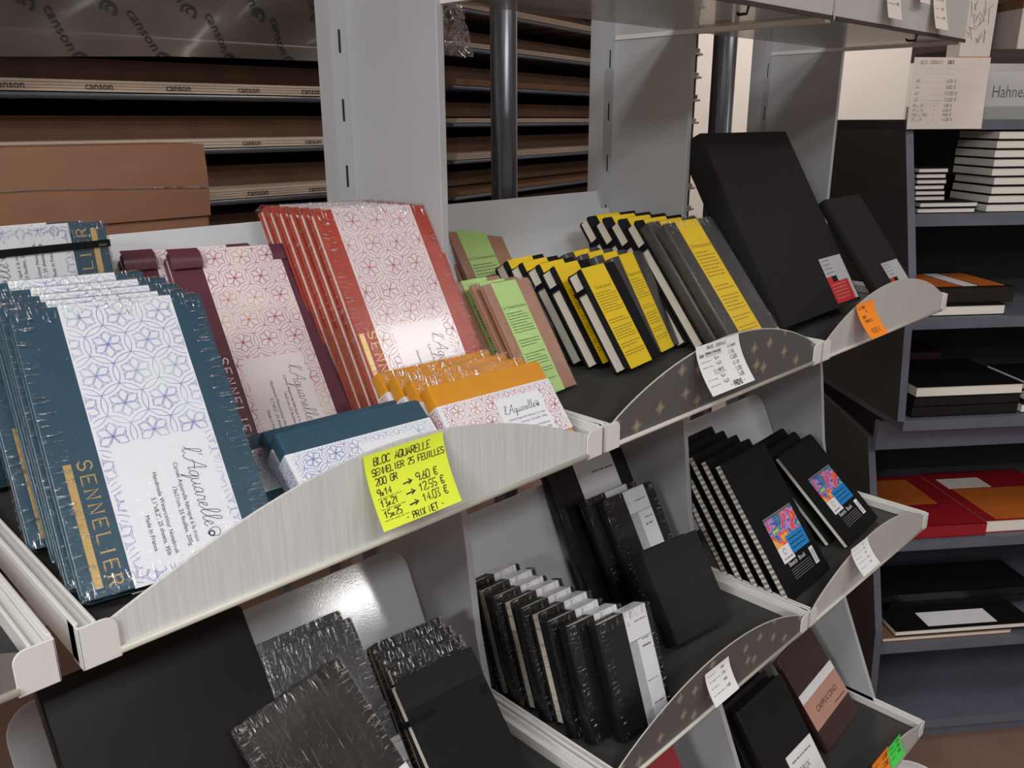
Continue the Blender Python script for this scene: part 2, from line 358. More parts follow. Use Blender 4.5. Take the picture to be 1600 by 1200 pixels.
def floral(mb, x0, x1, z0, z1, a, m, mp, hole=None, w=.0005, rot=0):
    """a net of outlined leaves and six-petalled flowers clipped to a rectangle"""
    cr, sr = math.cos(math.radians(rot)), math.sin(math.radians(rot)); cx, cz = (x0+x1)/2, (z0+z1)/2
    def ok(p): return x0 < p[0] < x1 and z0 < p[1] < z1 and not (hole and hole[0] < p[0] < hole[1] and hole[2] < p[1] < hole[3])
    def stroke(pts):
        run = []
        for p in pts:
            p = (cx+p[0]*cr-p[1]*sr, cz+p[0]*sr+p[1]*cr)
            if ok(p): run.append(p)
            else:
                if len(run) > 1: mb.ribbon(run, w, m, mp)
                run = []
        if len(run) > 1: mb.ribbon(run, w, m, mp)
    def leaf(px, pz, ang, L, b, n=5):
        c, s = math.cos(ang), math.sin(ang)
        for sg in (1, -1):
            stroke([(px+L*i/n*c-sg*b*math.sin(math.pi*i/n)*s, pz+L*i/n*s+sg*b*math.sin(math.pi*i/n)*c) for i in range(n+1)])
    R = int(max(x1-x0, z1-z0)/a)+2
    for i in range(-R, R+1):
        for j in range(-R, R+1):
            px, pz = a*(i+.5*(j % 2)), a*.866*j
            if math.hypot(px, pz) > math.hypot(x1-x0, z1-z0)/2+a: continue
            for k in range(6):
                an = math.radians(30+60*k)
                leaf(px, pz, an, a*.40, a*.115, 6)          # petals
                b1 = an+math.radians(30)                     # pointed cups between the petals
                stroke([(px+a*.36*math.cos(an+.24), pz+a*.36*math.sin(an+.24)), (px+a*.30*math.cos(b1), pz+a*.30*math.sin(b1)), (px+a*.36*math.cos(b1+.28), pz+a*.36*math.sin(b1+.28))])
            for qx, qz, ks in ((px, pz+a*.577, (0, 1, 2)),):
                for k in ks:
                    leaf(qx, qz, math.radians(90+120*k), a*.577, a*.075, 6)   # leaves joining the star points
SER = {'S': '453616050413334241301001', 'E': '46060040|0333', 'N': '00064046', 'L': '060040', 'I': '2026', 'R': '00063645443303|2340'}
def serif_word(mb, text, x, z, h, m, mp, gap):
    u = h/6
    for ch in text:
        ww = 2.2 if ch == 'I' else 4
        off = -2+ww/2 if ch == 'I' else 0
        for st in SER[ch].split('|'):
            pts = [(x+(int(st[i])+off)*u, z+int(st[i+1])*u) for i in range(0, len(st), 2)]
            mb.ribbon(pts, u*.8, m, mp)
            for p in (pts[0], pts[-1]): mb.ribbon([(p[0]-u*.8, p[1]), (p[0]+u*.8, p[1])], u*.35, m, mp)
        x += ww*u+gap
    return x

# ------------------------------------------------------------------ book builder
def book_body(root, w, h, t, cover, page='paper', spine='R', r=.006, c=.0022, pagename='page_block', inset=.003):
    """case: front and back boards + spine, with a recessed page block"""
    mb = MB(); rr = (0, r, r, 0) if spine == 'L' else (r, 0, 0, r)
    mb.slab(rrect(0, w, 0, h, rr), 0, c, cover); mb.slab(rrect(0, w, 0, h, rr), t-c, t, cover)
    n = 6; out = []
    for i in range(n+1):
        a = math.pi*i/n; out.append((-.0022*math.sin(a), t/2-t/2*math.cos(a)))
    inn = [(.003, t-c), (.003, c)]
    poly = out+inn
    if spine == 'L': mb.slab(poly, 0, h, cover, lambda u, v, q: (u, v, q), True)
    else: mb.slab([(w-u, v) for u, v in poly], 0, h, cover, lambda u, v, q: (u, v, q), True)
    co = mb.build('cover', root, .0006)
    p = MB(); x0, x1 = (.003, w-inset) if spine == 'L' else (inset, w-.003)
    p.box((x0, c, inset), (x1, t-c, h-inset), page); p.build(pagename, root)
    return co
def film_shell(root, w, h, t, name='shrink_wrap', m='film', g=.0012, hem=True):
    """a crinkled clear film over front, left side and top"""
    mb = MB()
    def rip(x, z):
        e = min(x, w-x, z, h-z)
        k = max(0, 1-e/.020)
        return .0013*k*math.sin(900*(x if min(z, h-z) < min(x, w-x) else z)+5*math.sin(180*(x+z)))
    mb.grid(40, 56, lambda a, b: (-g+a*(w+2*g), -g-abs(rip(a*w, b*h)), -g+b*(h+2*g)), m)
    mb.grid(6, 56, lambda a, b: (-g-.0004*math.sin(b*h*900), t+g-a*(t+2*g), -g+b*(h+2*g)), m)
    mb.grid(40, 6, lambda a, b: (-g+a*(w+2*g), -g+b*(t+2*g), h+g+.0004*math.sin(a*w*900)), m)
    if not hem: return mb.build(name, root)
    q = g+.0007; b = .013*min(1, w/.11)
    for x0 in (0, w-b): mb.grid(4, 40, lambda a, c, x0=x0: (x0+a*b, -q-abs(rip(x0+a*b, c*h)), c*h), 'crease_side')
    for z0 in (h-b, 0): mb.grid(40, 4, lambda a, c, z0=z0: (a*w, -q-abs(rip(a*w, z0+c*b)), z0+c*b), 'crease_top')
    mb.grid(3, 40, lambda a, c: (-q, t-a*t, c*h), 'crease_side'); mb.grid(40, 3, lambda a, c: (a*w, c*t, h+q), 'crease_top')
    return mb.build(name, root)
def wrap_band(root, x0, x1, h, t, m, name='paper_band', e=.0006, z0=None, z1=None, w=None, side=False):
    """a paper band round the book: vertical strip over top and bottom, or (side) horizontal strip round left and right"""
    mb = MB()
    if not side:
        mb.box((x0, -e, -e), (x1, -e*.3, h+e), m); mb.box((x0, -e, h+e*.2), (x1, t+e, h+e), m); mb.box((x0, t+e*.3, -e), (x1, t+e, h+e), m)
    else:
        q = .003
        mb.box((-q, -e, z0), (w+e, -e*.3, z1), m); mb.box((-q, -e, z0), (-q+e*.7, t+e, z1), m); mb.box((w+e*.3, -e, z0), (w+e, t+e, z1), m); mb.box((-q, t+e*.3, z0), (w+e, t+e, z1), m)
    return mb
def front(e): return lambda x, z: (x, -e, z)
def turned(x0, z0, e): return lambda s, t: (x0+t, -e, z0-s)      # text running down the cover, letter tops to +x

TXT = ['Carnet Aquarelle fabriqu\u00e9 \u00e0 la main', '%s, %s feuilles, 200g', 'Handmade Watercolour Notebook', '%s, %s sheets, 95lb', 'Made In France']
def watercolour_book(label, w, h, t, cover, inkname, size, group, spine='R', film=False, strap=False, n='25', foil='gold', bandpaper='label', fx=(.235, .835, .30, .78), ptop=.47):
    root = thing('watercolour_notebook', label, 'notebook', group)
    co = book_body(root, w, h, t, cover, 'paper', spine)
    sl, sr = fx[0]*w, fx[1]*w
    mb = wrap_band(root, sl, sr, h, t, bandpaper); e = .0008
    bw = sr-sl; px0, px1, pz0, pz1 = fx[2]*w, fx[3]*w, .010, h*ptop
    floral(mb, sl+.0004, sr-.0004, .0004, h-.0004, .0270*w/.13, inkname, front(e), (px0, px1, pz0, pz1), .0004)
    ttop = h*(ptop-.05); k = h/.21
    mp = turned(px0+(px1-px0)*.71, ttop, e)
    script_title(mb, 0, 0, .0042*k, 'ink', mp, .00042*k)
    for i, (tx, off, st) in enumerate(zip(TXT, (.0085, .0135, .0235, .0285, .0355), (.013, .034, .018, .040, .054))):
        tx = tx % (size[i//2], n) if '%' in tx else tx
        printed(mb, tx, st*k*.8, -off*k, .0041*k, 'ink', mp)
    mb.build('paper_band', root)
    lt = MB(); z = h*.435; mp2 = turned(sl*.55, z, .0003)
    serif_word(lt, 'SENNELIER', 0, 0, .0084*k, foil, mp2, .0047*k)
    Lw = 8*(4*.0084*k/6)+2.2*.0084*k/6+8*.0047*k
    lt.ribbon([(0, -.0062*k), (Lw, -.0062*k)], .0050*k, foil, mp2)
    lt.build('foil_lettering', co)
    if strap:
        sp = MB(); zz = .0165
        sp.box((-.0006, -.0022, zz), (w+.0026, -.0010, zz+.0062), 'elastic'); sp.box((-.0012, -.0022, zz), (-.0004, t+.0015, zz+.0062), 'elastic'); sp.build('elastic_strap', root)
    if film: film_shell(root, w, h, t)
    return root
def landscape_book(label, cover, inkname, group, w=.134, h=.084, t=.016, film=False):
    root = thing('small_watercolour_notebook', label, 'notebook', group)
    book_body(root, w, h, t, cover, 'paper', 'L', .004)
    z0, z1 = .010, h-.0205
    mb = wrap_band(root, 0, 0, h, t, 'label', z0=z0, z1=z1, w=w, side=True); e = .0008
    px0, px1 = w*.45, w*.86
    floral(mb, .0006, w-.0006, z0+.0004, z1-.0004, .0200, inkname, front(e), (px0, px1, -1, z1-.009), .0004)
    floral(mb, .0006, t-.0006, z0+.0004, z1-.0004, .014, inkname, lambda x, z: (-.0034, t-x, z), None, .0004)
    script_title(mb, px0+.004, z1-.024, .0027, 'ink', front(e), .0004)
    mp = front(e)
    for i, (tx, zz) in enumerate(zip(TXT, (.031, .0355, .042, .0465, .053))):
        tx = tx % (('9x14cm', '25') if i == 1 else ('3,5"x5,5"', '25')) if '%' in tx else tx
        printed(mb, tx, px1-.004, z1-zz, .0032, 'ink_grey', mp, 'RIGHT')
    mb.build('paper_band', root)
    if film: film_shell(root, w, h, t)
    return root
def journal(label, w, h, t, group, spine='R', strap=True, cover='black', bx=(.20, .66)):
    """black pocket journal with a yellow paper band and an elastic round it"""
    root = thing('travel_journal', label, 'journal', group)
    book_body(root, w, h, t, cover, 'cream', spine, .007)
    x0, x1 = w*bx[0], w*bx[1]; mb = wrap_band(root, x0, x1, h, t, 'yellow'); mp = front(.0008)
    k = w/.09
    printed(mb, 'Travel Journal', (x0+x1)/2, h*.78, .0068*k, 'ink_brown', mp, 'CENTER')
    z = h*.74
    for i in range(24):
        if i in (8, 9, 12, 18, 21): z -= h*.028; continue
        words(mb, x0+.003*k, x1-(.004 if i % 5 else .012)*k, z, .0018*k, 'ink_brown', mp); z -= h*.0265
    mb.build('paper_band', root)
    if strap:
        sp = MB(); zz = h*.78; q = .0008
        sp.box((-q, -.0009, zz), (.0, t+.0009, zz+.0065*k), 'elastic'); sp.box((-q, t+.0002, zz), (w*.2, t+.0009, zz+.0065*k), 'elastic'); sp.build('elastic_strap', root)
    return root
ORD = ['front', 'second', 'third', 'fourth', 'fifth', 'sixth', 'seventh', 'eighth', 'ninth', 'tenth']
def stack(proto, poses, labels, group, **kw):
    for i, (p, lb) in enumerate(zip(poses, labels)):
        o = proto if i == 0 else dup(proto, lb, group)
        o['label'] = lb; o['group'] = group
        pose(o, *p, **kw)
D1, D2, D3 = -.298, -.70, -1.125                     # shelf deck heights below the eye
B = [.120, .608, 1.069, 1.530]                       # bay boundaries along the display
YF = {1: .49, 2: .466, 3: .415}

# ------------------------------------------------------------------ room
def room():
    mb = MB(); mb.box((-6, -7, -.05), (8, 4.2, 0), 'floor'); struct(mb.build('floor'))
    mb = MB(); mb.box((-6, -7, 2.8), (8, 4.2, 2.86), 'ceil'); struct(mb.build('ceiling'))
    mb = MB(); mb.box((-6, 2.75, 0), (8, 2.85, 2.8), 'wall'); struct(mb.build('wall_back'))
    mb = MB(); mb.box((3.75, -.4, 0), (3.85, 2.75, 2.8), 'wall'); struct(mb.build('wall_right'))
room()

# ------------------------------------------------------------------ display shelving
def side_panel(x, label, yb):
    prof = [(yb+.005, .75), (.715, .75), (.715, -.14), (.706, -.38), (.690, -.47), (.672, -.60), (.652, -.69), (.600, -.90), (.505, -1.12), (.46, -1.545), (yb+.005, -1.545)]
    root = thing('shelf_side_panel', label, 'shelf panel', 'grey uprights between the display bays', (x, yb, 0))
    mb = MB(); mb.slab([(y-yb, z+ZC) for y, z in prof], -.005, .005, 'panel', lambda u, v, q: (q, u, v)); mb.build('panel', root, .001)
    p = MB(); p.box((-.027, -.010, 0), (-.0052, .018, ZC+.75), 'panel')
    for i in range(26): p.face([(-.0165, -.0102, .35+i*.075), (-.0135, -.0102, .35+i*.075), (-.0135, -.0102, .375+i*.075), (-.0165, -.0102, .375+i*.075)], 'cab_in')
    p.build('upright_post', root)
for x, yb, lb in zip(B[1:], (.885, .862, .86), ('grey metal side panel left of the green-banded booklets', 'grey side panel just left of the large black portfolio', 'grey side panel at the far end next to the blue-grey cabinet')):
    side_panel(x, lb, yb)

def shelf(row, i, label, lip, peak=.058, x0=None, x1=None):
    x0 = B[i] if x0 is None else x0; x1 = B[i+1] if x1 is None else x1
    z = ZC+{1: D1, 2: D2, 3: D3}[row]; yf = YF[row]; yb = {1: .83, 2: .80, 3: .76}[row]; pf = {1: .70, 2: .648, 3: .50}[row]
    root = thing('display_shelf', label, 'shelf', 'white display shelves with arched front lips', ((x0+x1)/2, yf, z))
    ox, oy = (x0+x1)/2, yf; a, b = x0-ox+.002, x1-ox-.002
    mb = MB(); mb.box((a+.006, .003, -.010), (b-.006, yb-yf, -.0035), 'white_metal'); mb.build('deck', root)
    mb = MB(); mb.box((a+.014, .004, -.0035), (b-.014, yb-yf-.01, 0), 'mat_dark'); mb.build('liner', root)
    for s in (1, -1):
        e = a if s > 0 else b; q = MB()
        q.box((min(e, e+s*.003), 0, -.012), (max(e, e+s*.003), pf-yf+.18, .016), 'white_metal')
        q.box((min(e+s*.003, e+s*.0105), .001, -.012), (max(e+s*.003, e+s*.0105), pf-yf+.18, .009), 'white_metal')
        q.box((min(e+s*.0105, e+s*.013), .001, -.012), (max(e+s*.0105, e+s*.013), pf-yf+.18, .013), 'white_metal')
        q.build('side_bracket', root, .0008)
        c = MB(); r = .008
        xa, xb = (e, e+.023) if s > 0 else (e-.023, e)
        c.slab(rrect(xa, xb, -.014, .015, (0, 0, r if s > 0 else .001, .001 if s > 0 else r)), -.005, -.0035, 'white_metal')
        c.box((min(e, e+s*.0015), -.005, -.014), (max(e, e+s*.0015), .012, .015), 'white_metal'); c.build('end_cap', root, .0006)
    n = 28; la, lb = a+.004, b-.004
    top = [(la+(lb-la)*k/n, .006+(peak-.006)*(1-(2*k/n-1)**2)**(1.15 if lip == 'lip_grey' else .9)) for k in range(n+1)]
    mb = MB(); mb.slab([(la, -.0105), (lb, -.0105)]+top[::-1], -.0030, -.0005, lip); mb.build('front_lip', root)
    mb = MB(); mb.tube([(la+.018, -.0042, -.0098), (lb-.018, -.0042, -.0098)], .0026, 'rail', 8); mb.build('lip_rail', root)
    if lip in ('lip_star',):
        mb = MB(); mb.tube([(p[0], -.0018, p[1]+.0006) for p in top], .0009, 'rail', 6); mb.build('lip_edge', root)
    return root
shelf(1, 0, 'upper shelf under the teal and maroon notebooks with brushed grey lip', 'lip_grey', .066)
shelf(1, 1, 'upper shelf under the yellow-banded journals with starry dark lip', 'lip_star', .064)
shelf(1, 2, 'upper shelf under the big black portfolios with plain grey lip', 'lip_plain', .066)
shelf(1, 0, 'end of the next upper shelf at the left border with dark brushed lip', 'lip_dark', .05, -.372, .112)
shelf(2, 0, 'middle shelf under the shrink-wrapped black notebooks at bottom left', 'lip_grey', .02)
shelf(2, 1, 'middle shelf under the white-banded notebooks with starry dark lip', 'lip_star', .064)
shelf(2, 2, 'middle shelf under the spiral sketchbooks with plain grey lip', 'lip_plain', .066)
shelf(3, 1, 'lowest shelf holding the red notebook at the bottom edge', 'lip_plain', .02)
shelf(3, 2, 'lowest shelf under the brown notebook at bottom right', 'lip_plain', .055)

def backboard(row, i, label, m, h, ybot, lean, r=.03, x0=None):
    a, b = (B[i] if x0 is None else x0)+.007, B[i+1]-.007
    z = ZC+{1: D1, 2: D2, 3: D3}[row]
    mb = MB(); mb.slab(rrect(0, b-a, 0, h, (0, 0, r, r)), 0, .003, m)
    o = mb.build('backboard', None, .0008); tag(o, label, 'board', 'backboards behind the shelf goods')
    o.location = (a, ybot, z+.002); o.rotation_euler = (-math.radians(lean), 0, 0)
backboard(1, 0, 'low white backboard behind the teal, maroon and red notebooks', 'bback', .207, .785, 22, .002)
backboard(1, 1, 'low white backboard behind the yellow-banded journals', 'bback', .207, .785, 22, .002)
backboard(2, 0, 'glossy white backboard with a rounded corner behind shrink-wrapped black books', 'board', .185, .735, 25, .03)
backboard(2, 1, 'pale backboard behind the white-banded black notebooks', 'board', .185, .735, 25, .03)
backboard(2, 2, 'grey-white rounded backboard behind the spiral sketchbooks', 'bback', .185, .735, 25, .03)
backboard(3, 1, 'pale backboard at the bottom below the starry middle shelf', 'bback', .20, .66, 25, .03)
backboard(3, 2, 'pale backboard behind the brown notebook on the lowest shelf', 'bback', .20, .66, 25, .03)

# shelf above the right-hand bays
def upper_shelf(i, label):
    x0, x1 = B[i]+.004, B[i+1]-.004; z = ZC+.12; root = thing('upper_shelf', label, 'shelf', 'shelves above the display', ((x0+x1)/2, .52, z)); L = (x1-x0)/2
    mb = MB(); mb.box((-L, 0, 0), (L, .22, .006), 'frost'); mb.build('deck', root)
    mb = MB(); mb.box((-L, -.003, -.003), (L, 0, .085), 'lip_plain'); mb.build('front_lip', root)
    mb = MB(); mb.box((-L, -.005, -.004), (L, -.003, .001), 'shadow_board'); mb.build('lip_rail', root)
    for s in (-1, 1):
        mb = MB(); mb.box((s*L-.003, .004, -.006), (s*L+.003, .33, .0), 'white_metal'); mb.build('side_bracket', root)
    mb = MB(); mb.tube([(L*.12, -.006, -.004), (L*.12, -.004, -.012), (L*.12, .006, -.012), (L*.12+.008, .012, -.009)], .0016, 'black', 6); mb.build('hook', root)
    return root
upper_shelf(1, 'grey shelf overhead above the yellow-banded journals')
upper_shelf(2, 'grey shelf overhead above the black portfolios with paper labels on its lip')

# ------------------------------------------------------------------ notes and price cards
def note(name, label, cat, xa, xb, ztop, zbot, y, ybot, m, draw, rot=0, corner=0):
    """a paper slip stuck at its top edge, its foot curling forward"""
    w, h = xb-xa, math.hypot(ztop-zbot, y-ybot)
    def mp0(u, v, e=0):
        f = 1-v/h if h else 0
        f = min(1, max(0, f)); yy = y-(y-ybot)*f**1.6; zz = ztop-(ztop-zbot)*f
        return (xa+u, yy-e, ZC+zz)
    mb = MB()
    def fn(a, b): return mp0(a*w, b*h)
    mb.grid(6, 10, fn, m); mb.grid(6, 10, lambda a, b: mp0(a*w, b*h, .0003), m)
    draw(mb, w, h, lambda u, v: mp0(u, v, .0006))
    return tag(mb.build(name), label, cat)
def d_yellow(mb, w, h, mp):
    k = .0060
    hand(mb, 'BLOC AQUARELLE', .008, h-.0095, k, .0008, 'ink', mp)
    hand(mb, 'SENNELIER 25 FEUILLES', .005, h-.0175, .0051, .0008, 'ink', mp)
    hand(mb, '200 GR', .006, h-.0250, .0052, .0008, 'ink', mp)
    for i, (a, b) in enumerate((('9x14', '9,60 e'), ('13x21', '12,55 e'), ('15x25', '14,03 e'))):
        z = h-.0330-i*.0080
        hand(mb, a, .005, z, .0050, .0008, 'ink', mp); mb.ribbon([(.029, z+.0028), (.0375, z+.0034)], .0010, 'ink', mp); mb.ribbon([(.0345, z+.0052), (.038, z+.0034), (.034, z+.0016)], .0010, 'ink', mp); hand(mb, b, .042, z+.0012, .0060, .0008, 'ink', mp)
        scribble(mb, .004, .026, z-.0024, .0014, .0003, 'ink', mp)
    hand(mb, '- PRIX NET -', .022, .0012, .0048, .0008, 'ink', mp)
note('sticky_note', 'bright yellow sticky price note with black handwriting on the left shelf lip', 'note', .328, .404, -.2345, -.2875, .4855, .464, 'sticky_yellow', d_yellow)
def d_price(mb, w, h, mp):
    hand(mb, 'TRAVEL JOURNALS', .020, h-.0070, .0040, .0005, 'ink', mp)
    hand(mb, 'NOIR', .004, h-.0145, .0034, .0007, 'ink', mp); hand(mb, 'PORTRAIT/PAYSAGE', .016, h-.0135, .0030, .0006, 'ink', mp); mb.ribbon([(.016, h-.0150), (.048, h-.0150)], .0004, 'ink', mp)
    hand(mb, 'LE CARNET', .061, h-.0125, .0030, .0005, 'ink', mp)
    for i, (a, b) in enumerate((('9x14', '7,75e'), ('13x21', '13,60e'))):
        z = h-.0210-i*.0062; scribble(mb, .005, .024, z, .0018, .0004, 'ink', mp); hand(mb, a, .031, z, .0034, .0005, 'ink', mp); hand(mb, b, .060, z+.0008, .0042, .0005, 'ink', mp)
    hand(mb, '2 LIVRETS', .022, h-.0345, .0034, .0005, 'ink', mp); mb.ribbon([(.022, h-.0360), (.045, h-.0360)], .0004, 'ink', mp); hand(mb, 'LE LOT', .062, h-.0330, .0034, .0005, 'ink', mp)
    for i, (a, b) in enumerate((('9x14', '5,20e'), ('13x21', '7,60e'))):
        z = h-.0415-i*.0062; scribble(mb, .005, .024, z, .0018, .0004, 'ink', mp); hand(mb, a, .031, z, .0034, .0005, 'ink', mp); hand(mb, b, .063, z+.0012, .0042, .0005, 'ink', mp)
    hand(mb, '- PROMO -', .040, .0020, .0052, .0011, 'ink', mp)
note('price_card', 'white handwritten price card on the starry lip below the yellow-banded journals', 'price card', .760, .847, -.233, -.283, .4855, .460, 'card_white', d_price)
def d_lines(n, k, m='ink', tail=None):
    def d(mb, w, h, mp):
        for i in range(n):
            z = h-(i+1)*h/(n+1.2); scribble(mb, w*.1, w*(.42+.14*(i % 2)), z, k, k*.25, m, mp); hand(mb, ('5,50e', '7,20e', '9,95e', '11,80e')[i % 4], w*.62, z, k*1.5, k*.25, m, mp, adv=.8)
        if tail: hand(mb, tail, w*.15, h*.08, k*2.6, k*.45, m, mp)
    return d
def d_orange(mb, w, h, mp):
    k = .004
    hand(mb, 'LE STOCK', .007, h-.010, k, .0006, 'ink', mp, adv=.8); hand(mb, 'EN', .026, h-.0165, k*.8, .0006, 'ink', mp)
    hand(mb, 'SOLDE', .010, h-.024, k*.9, .0006, 'ink', mp); hand(mb, 'PORTFOLIO', .012, h-.031, k, .0006, 'ink', mp, adv=.8)
    hand(mb, '10,00 e', .014, .006, k*1.7, .0007, 'ink', mp)
note('sticky_note', 'narrow orange sticky price note on the grey lip below the portfolios', 'note', 1.160, 1.217, -.247, -.292, .4855, .458, 'sticky_orange', d_orange)
note('price_card', 'small white price card with cut corners on the middle starry lip', 'price card', .789, .843, -.648, -.686, .4615, .443, 'card_white', d_lines(4, .0018))
note('price_card', 'slim white price label on the grey lip below the spiral sketchbooks', 'price card', 1.191, 1.251, -.631, -.668, .4615, .437, 'card_white', d_lines(5, .0015, 'ink_grey'))
note('sticky_note', 'green sticky note on the lowest shelf lip at bottom right', 'note', 1.334, 1.388, -1.056, -1.092, .4095, .396, 'sticky_green', d_lines(3, .003))
note('sticky_note', 'orange sticky note with bold marks at the bottom edge beside the green note', 'note', 1.265, 1.330, -1.048, -1.094, .4085, .396, 'sticky_orange', d_lines(2, .005, 'ink', 'NET'))
for i, (xa, xb, zt, zb) in enumerate(((1.20, 1.245, .205, .128), (1.30, 1.335, .215, .155), (1.368, 1.418, .19, .126))):
    note('shelf_label', ('white price slip hanging from the overhead lip, leftmost of three', 'white price slip hanging from the overhead lip, middle of three', 'white price slip hanging from the overhead lip, nearest the wall cabinet')[i], 'label', xa, xb, zt, zb, .5165, .505, 'card_warm', d_lines(4, .002, 'ink_grey'))

# ------------------------------------------------------------------ upper shelf: left bay
S13 = ('13x21cm', '5,1"x8,2"'); S15 = ('15x25cm', '5,9"x9,8"')
g = 'teal watercolour notebooks stacked at the left'
p = watercolour_book('', .13, .21, .0145, 'teal', 'ink_blue', S13, g, film=True)
stack(p, [(.136, .515, D1, -5.4, 39.9, -2), (.135, .5365, D1, -5.4, 39.6, -2), (.139, .560, D1, -5.2, 39, -1.8), (.141, .585, D1, -5, 38, -1.6), (.135, .615, D1, -4.8, 36.5, -1.3)],
      ['teal notebook with blue floral band, the %s one of the leaning stack at left' % ORD[i] for i in range(5)], g, t=.0145, w=.13)
g = 'teal notebooks turned upside down behind the front stack'
p = watercolour_book('', .13, .21, .0145, 'teal', 'ink_blue', S13, g, film=True, strap=True)
stack(p, [(.150, .764, D1+.004, 2, 7, 0), (.138, .781, D1+.004, 2, 7, 0)], ['upside-down teal notebook with a dark elastic across its band, behind the front stack', 'hindmost upside-down teal notebook, its top edge showing by the carton'], g, t=.0145, w=.13, flip=(.13, .21))
g = 'maroon watercolour notebooks'
p = watercolour_book('', .13, .21, .0145, 'maroon', 'ink_rose', S13, g, foil='label', bandpaper='pink_paper', fx=(.235, .87, .29, .76), ptop=.41)
fl = MB()
fl.grid(14, 4, lambda a, b: (.0 + .030*b, -.0035-.0045*math.sin(math.pi*a)*1.0, .2105-.022*a), 'maroon'); fl.build('curled_flap', p); fl = MB(); fl.grid(14, 4, lambda a, b: (.104+.024*b, -.0015-.002*math.sin(math.pi*a), .2105-.018*a), 'maroon')
fl.build('curled_flap', p)
stack(p, [(.320, .684, D1, -4, 37.9, -2.2), (.288, .709, D1, -4, 37.5, -1.6)], ['maroon notebook with rose floral band, the front one of two', 'maroon notebook behind its twin, only a curled left corner showing'], g, t=.0145, w=.13)
g = 'orange-red watercolour notebooks'
p = watercolour_book('', .145, .239, .012, 'red', 'ink_red', S15, g, film=True, bandpaper='pink_paper', fx=(.15, .84, .28, .73), ptop=.44)
stack(p, [(.455, .621, D1, .6, 32, -2.1), (.454, .639, D1, .6, 32, -2.1), (.452, .656, D1, .6, 32, -1.9), (.450, .672, D1, .6, 32, -1.8), (.449, .688, D1, .6, 32, -1.6), (.448, .704, D1, .6, 32, -1.5)],
      ['tall orange-red notebook with floral band, the %s one of six leaning together' % ORD[i] for i in range(6)], g, t=.012, w=.145)
g = 'small ochre landscape notebooks'
p = landscape_book('', 'ochre', 'ink_red', g)
ps = [(.4415, .4965, D1, -1, 40.5, -1.3), (.4405, .518, D1, -1, 40.5, -1.3), (.4385, .5395, D1, -1, 40.5, -1.3), (.4355, .561, D1, -1, 40, -1.3)]
stack(p, ps[:1], ['small ochre landscape notebook in front with its label readable'], g, t=.016, w=.134)
q = landscape_book('', 'ochre', 'ink_red', g, film=True)
stack(q, ps[1:], ['shrink-wrapped ochre notebook just behind the front ochre one', 'shrink-wrapped ochre notebook, third from the front', 'shrink-wrapped ochre notebook at the back of its row'], g, t=.016, w=.134)
g = 'small teal landscape notebooks'
p = landscape_book('', 'teal', 'ink_blue', g)
stack(p, [(.298, .4965, D1, -1, 50, -1.6), (.3065, .5265, D1, -1, 60, -1.6), (.272, .561, D1, -1, 72, -1.6)], ['small teal landscape notebook above the yellow sticky note', 'small teal landscape notebook peeping out right of the front teal one', 'small teal landscape notebook at left, its floral spine showing beside the lip'], g, t=.016, w=.134)

# ------------------------------------------------------------------ upper shelf: middle bay
def booklet(w, h, t, group):
    root = thing('travel_booklet', '', 'booklet', group)
    mb = MB(); mb.slab(rrect(0, w, 0, h, (.003,)*4), 0, t*.46, 'kraft'); mb.slab(rrect(0, w, 0, h, (.003,)*4), t*.54, t, 'kraft'); mb.build('cover', root, .0008)
    x0, x1 = w*.16, w*.70; mb = wrap_band(root, x0, x1, h, t, 'green'); mp = front(.0008); k = w/.078
    printed(mb, '2x Travel Booklets', (x0+x1)/2, h*.76, .0052*k, 'ink_green', mp, 'CENTER'); z = h*.72
    for i in range(26):
        if i in (8, 9, 13, 14, 20, 23, 24): z -= h*.024; continue
        words(mb, x0+.003, x1-(.004 if i % 4 else .012), z, .0016*k, 'ink_green', mp); z -= h*.024
    mb.build('paper_band', root)
    film_shell(root, w, h, t, 'clear_sleeve', 'film', .0009, False)
    return root
g = 'kraft booklets with green bands, lower pile'
p = booklet(.078, .14, .007, g)
stack(p, [(.640, .611, D1, 3.9, 33.3, -1), (.635, .624, D1, 3.9, 33.3, -.8), (.626, .645, D1, 4.2, 33, -.6)], ['kraft travel booklet with pale green band, in front of the lower pile', 'kraft travel booklet second in the lower green-banded pile', 'kraft travel booklet last of the lower green-banded pile'], g, t=.007, w=.078)
g = 'kraft booklets with green bands, taller pile at the back'
p = booklet(.094, .185, .007, g)
stack(p, [(.727, .748, D1, 2.3, 33, -.5), (.722, .758, D1, 2.3, 33, -.5)], ['larger kraft travel booklet with green band standing at the back by the panel', 'larger kraft travel booklet hidden behind the back one, top edge showing'], g, t=.007, w=.094)
g = 'small black journals with yellow bands, left column'
p = journal('', .0865, .136, .018, g, bx=(.12, .71))
stack(p, [(.787, .597, D1, 6.8, 33.4, .5), (.781, .636, D1, 6.8, 33.4, .5), (.779, .660, D1, 6.6, 33.2, .5), (.772, .684, D1, 6.4, 33, .5), (.767, .707, D1, 6.2, 32.8, .5)],
      ['small black journal with yellow band, %s of the left column' % ORD[i] for i in range(5)], g, t=.018, w=.0865)
g = 'small black journals with yellow bands, right column'
p = journal('', .083, .138, .016, g, 'L', False, 'black_sheen')
stack(p, [(.8765, .619, D1, 10, 29.4, 0), (.8705, .642, D1, 9.5, 29.4, 0), (.866, .664, D1, 9, 29.4, 0), (.861, .686, D1, 8.6, 29.2, 0)],
      ['small wrapped black journal with yellow band, %s of the right column' % ORD[i] for i in range(4)], g, t=.016, w=.083)
g = 'large black journals with yellow bands'
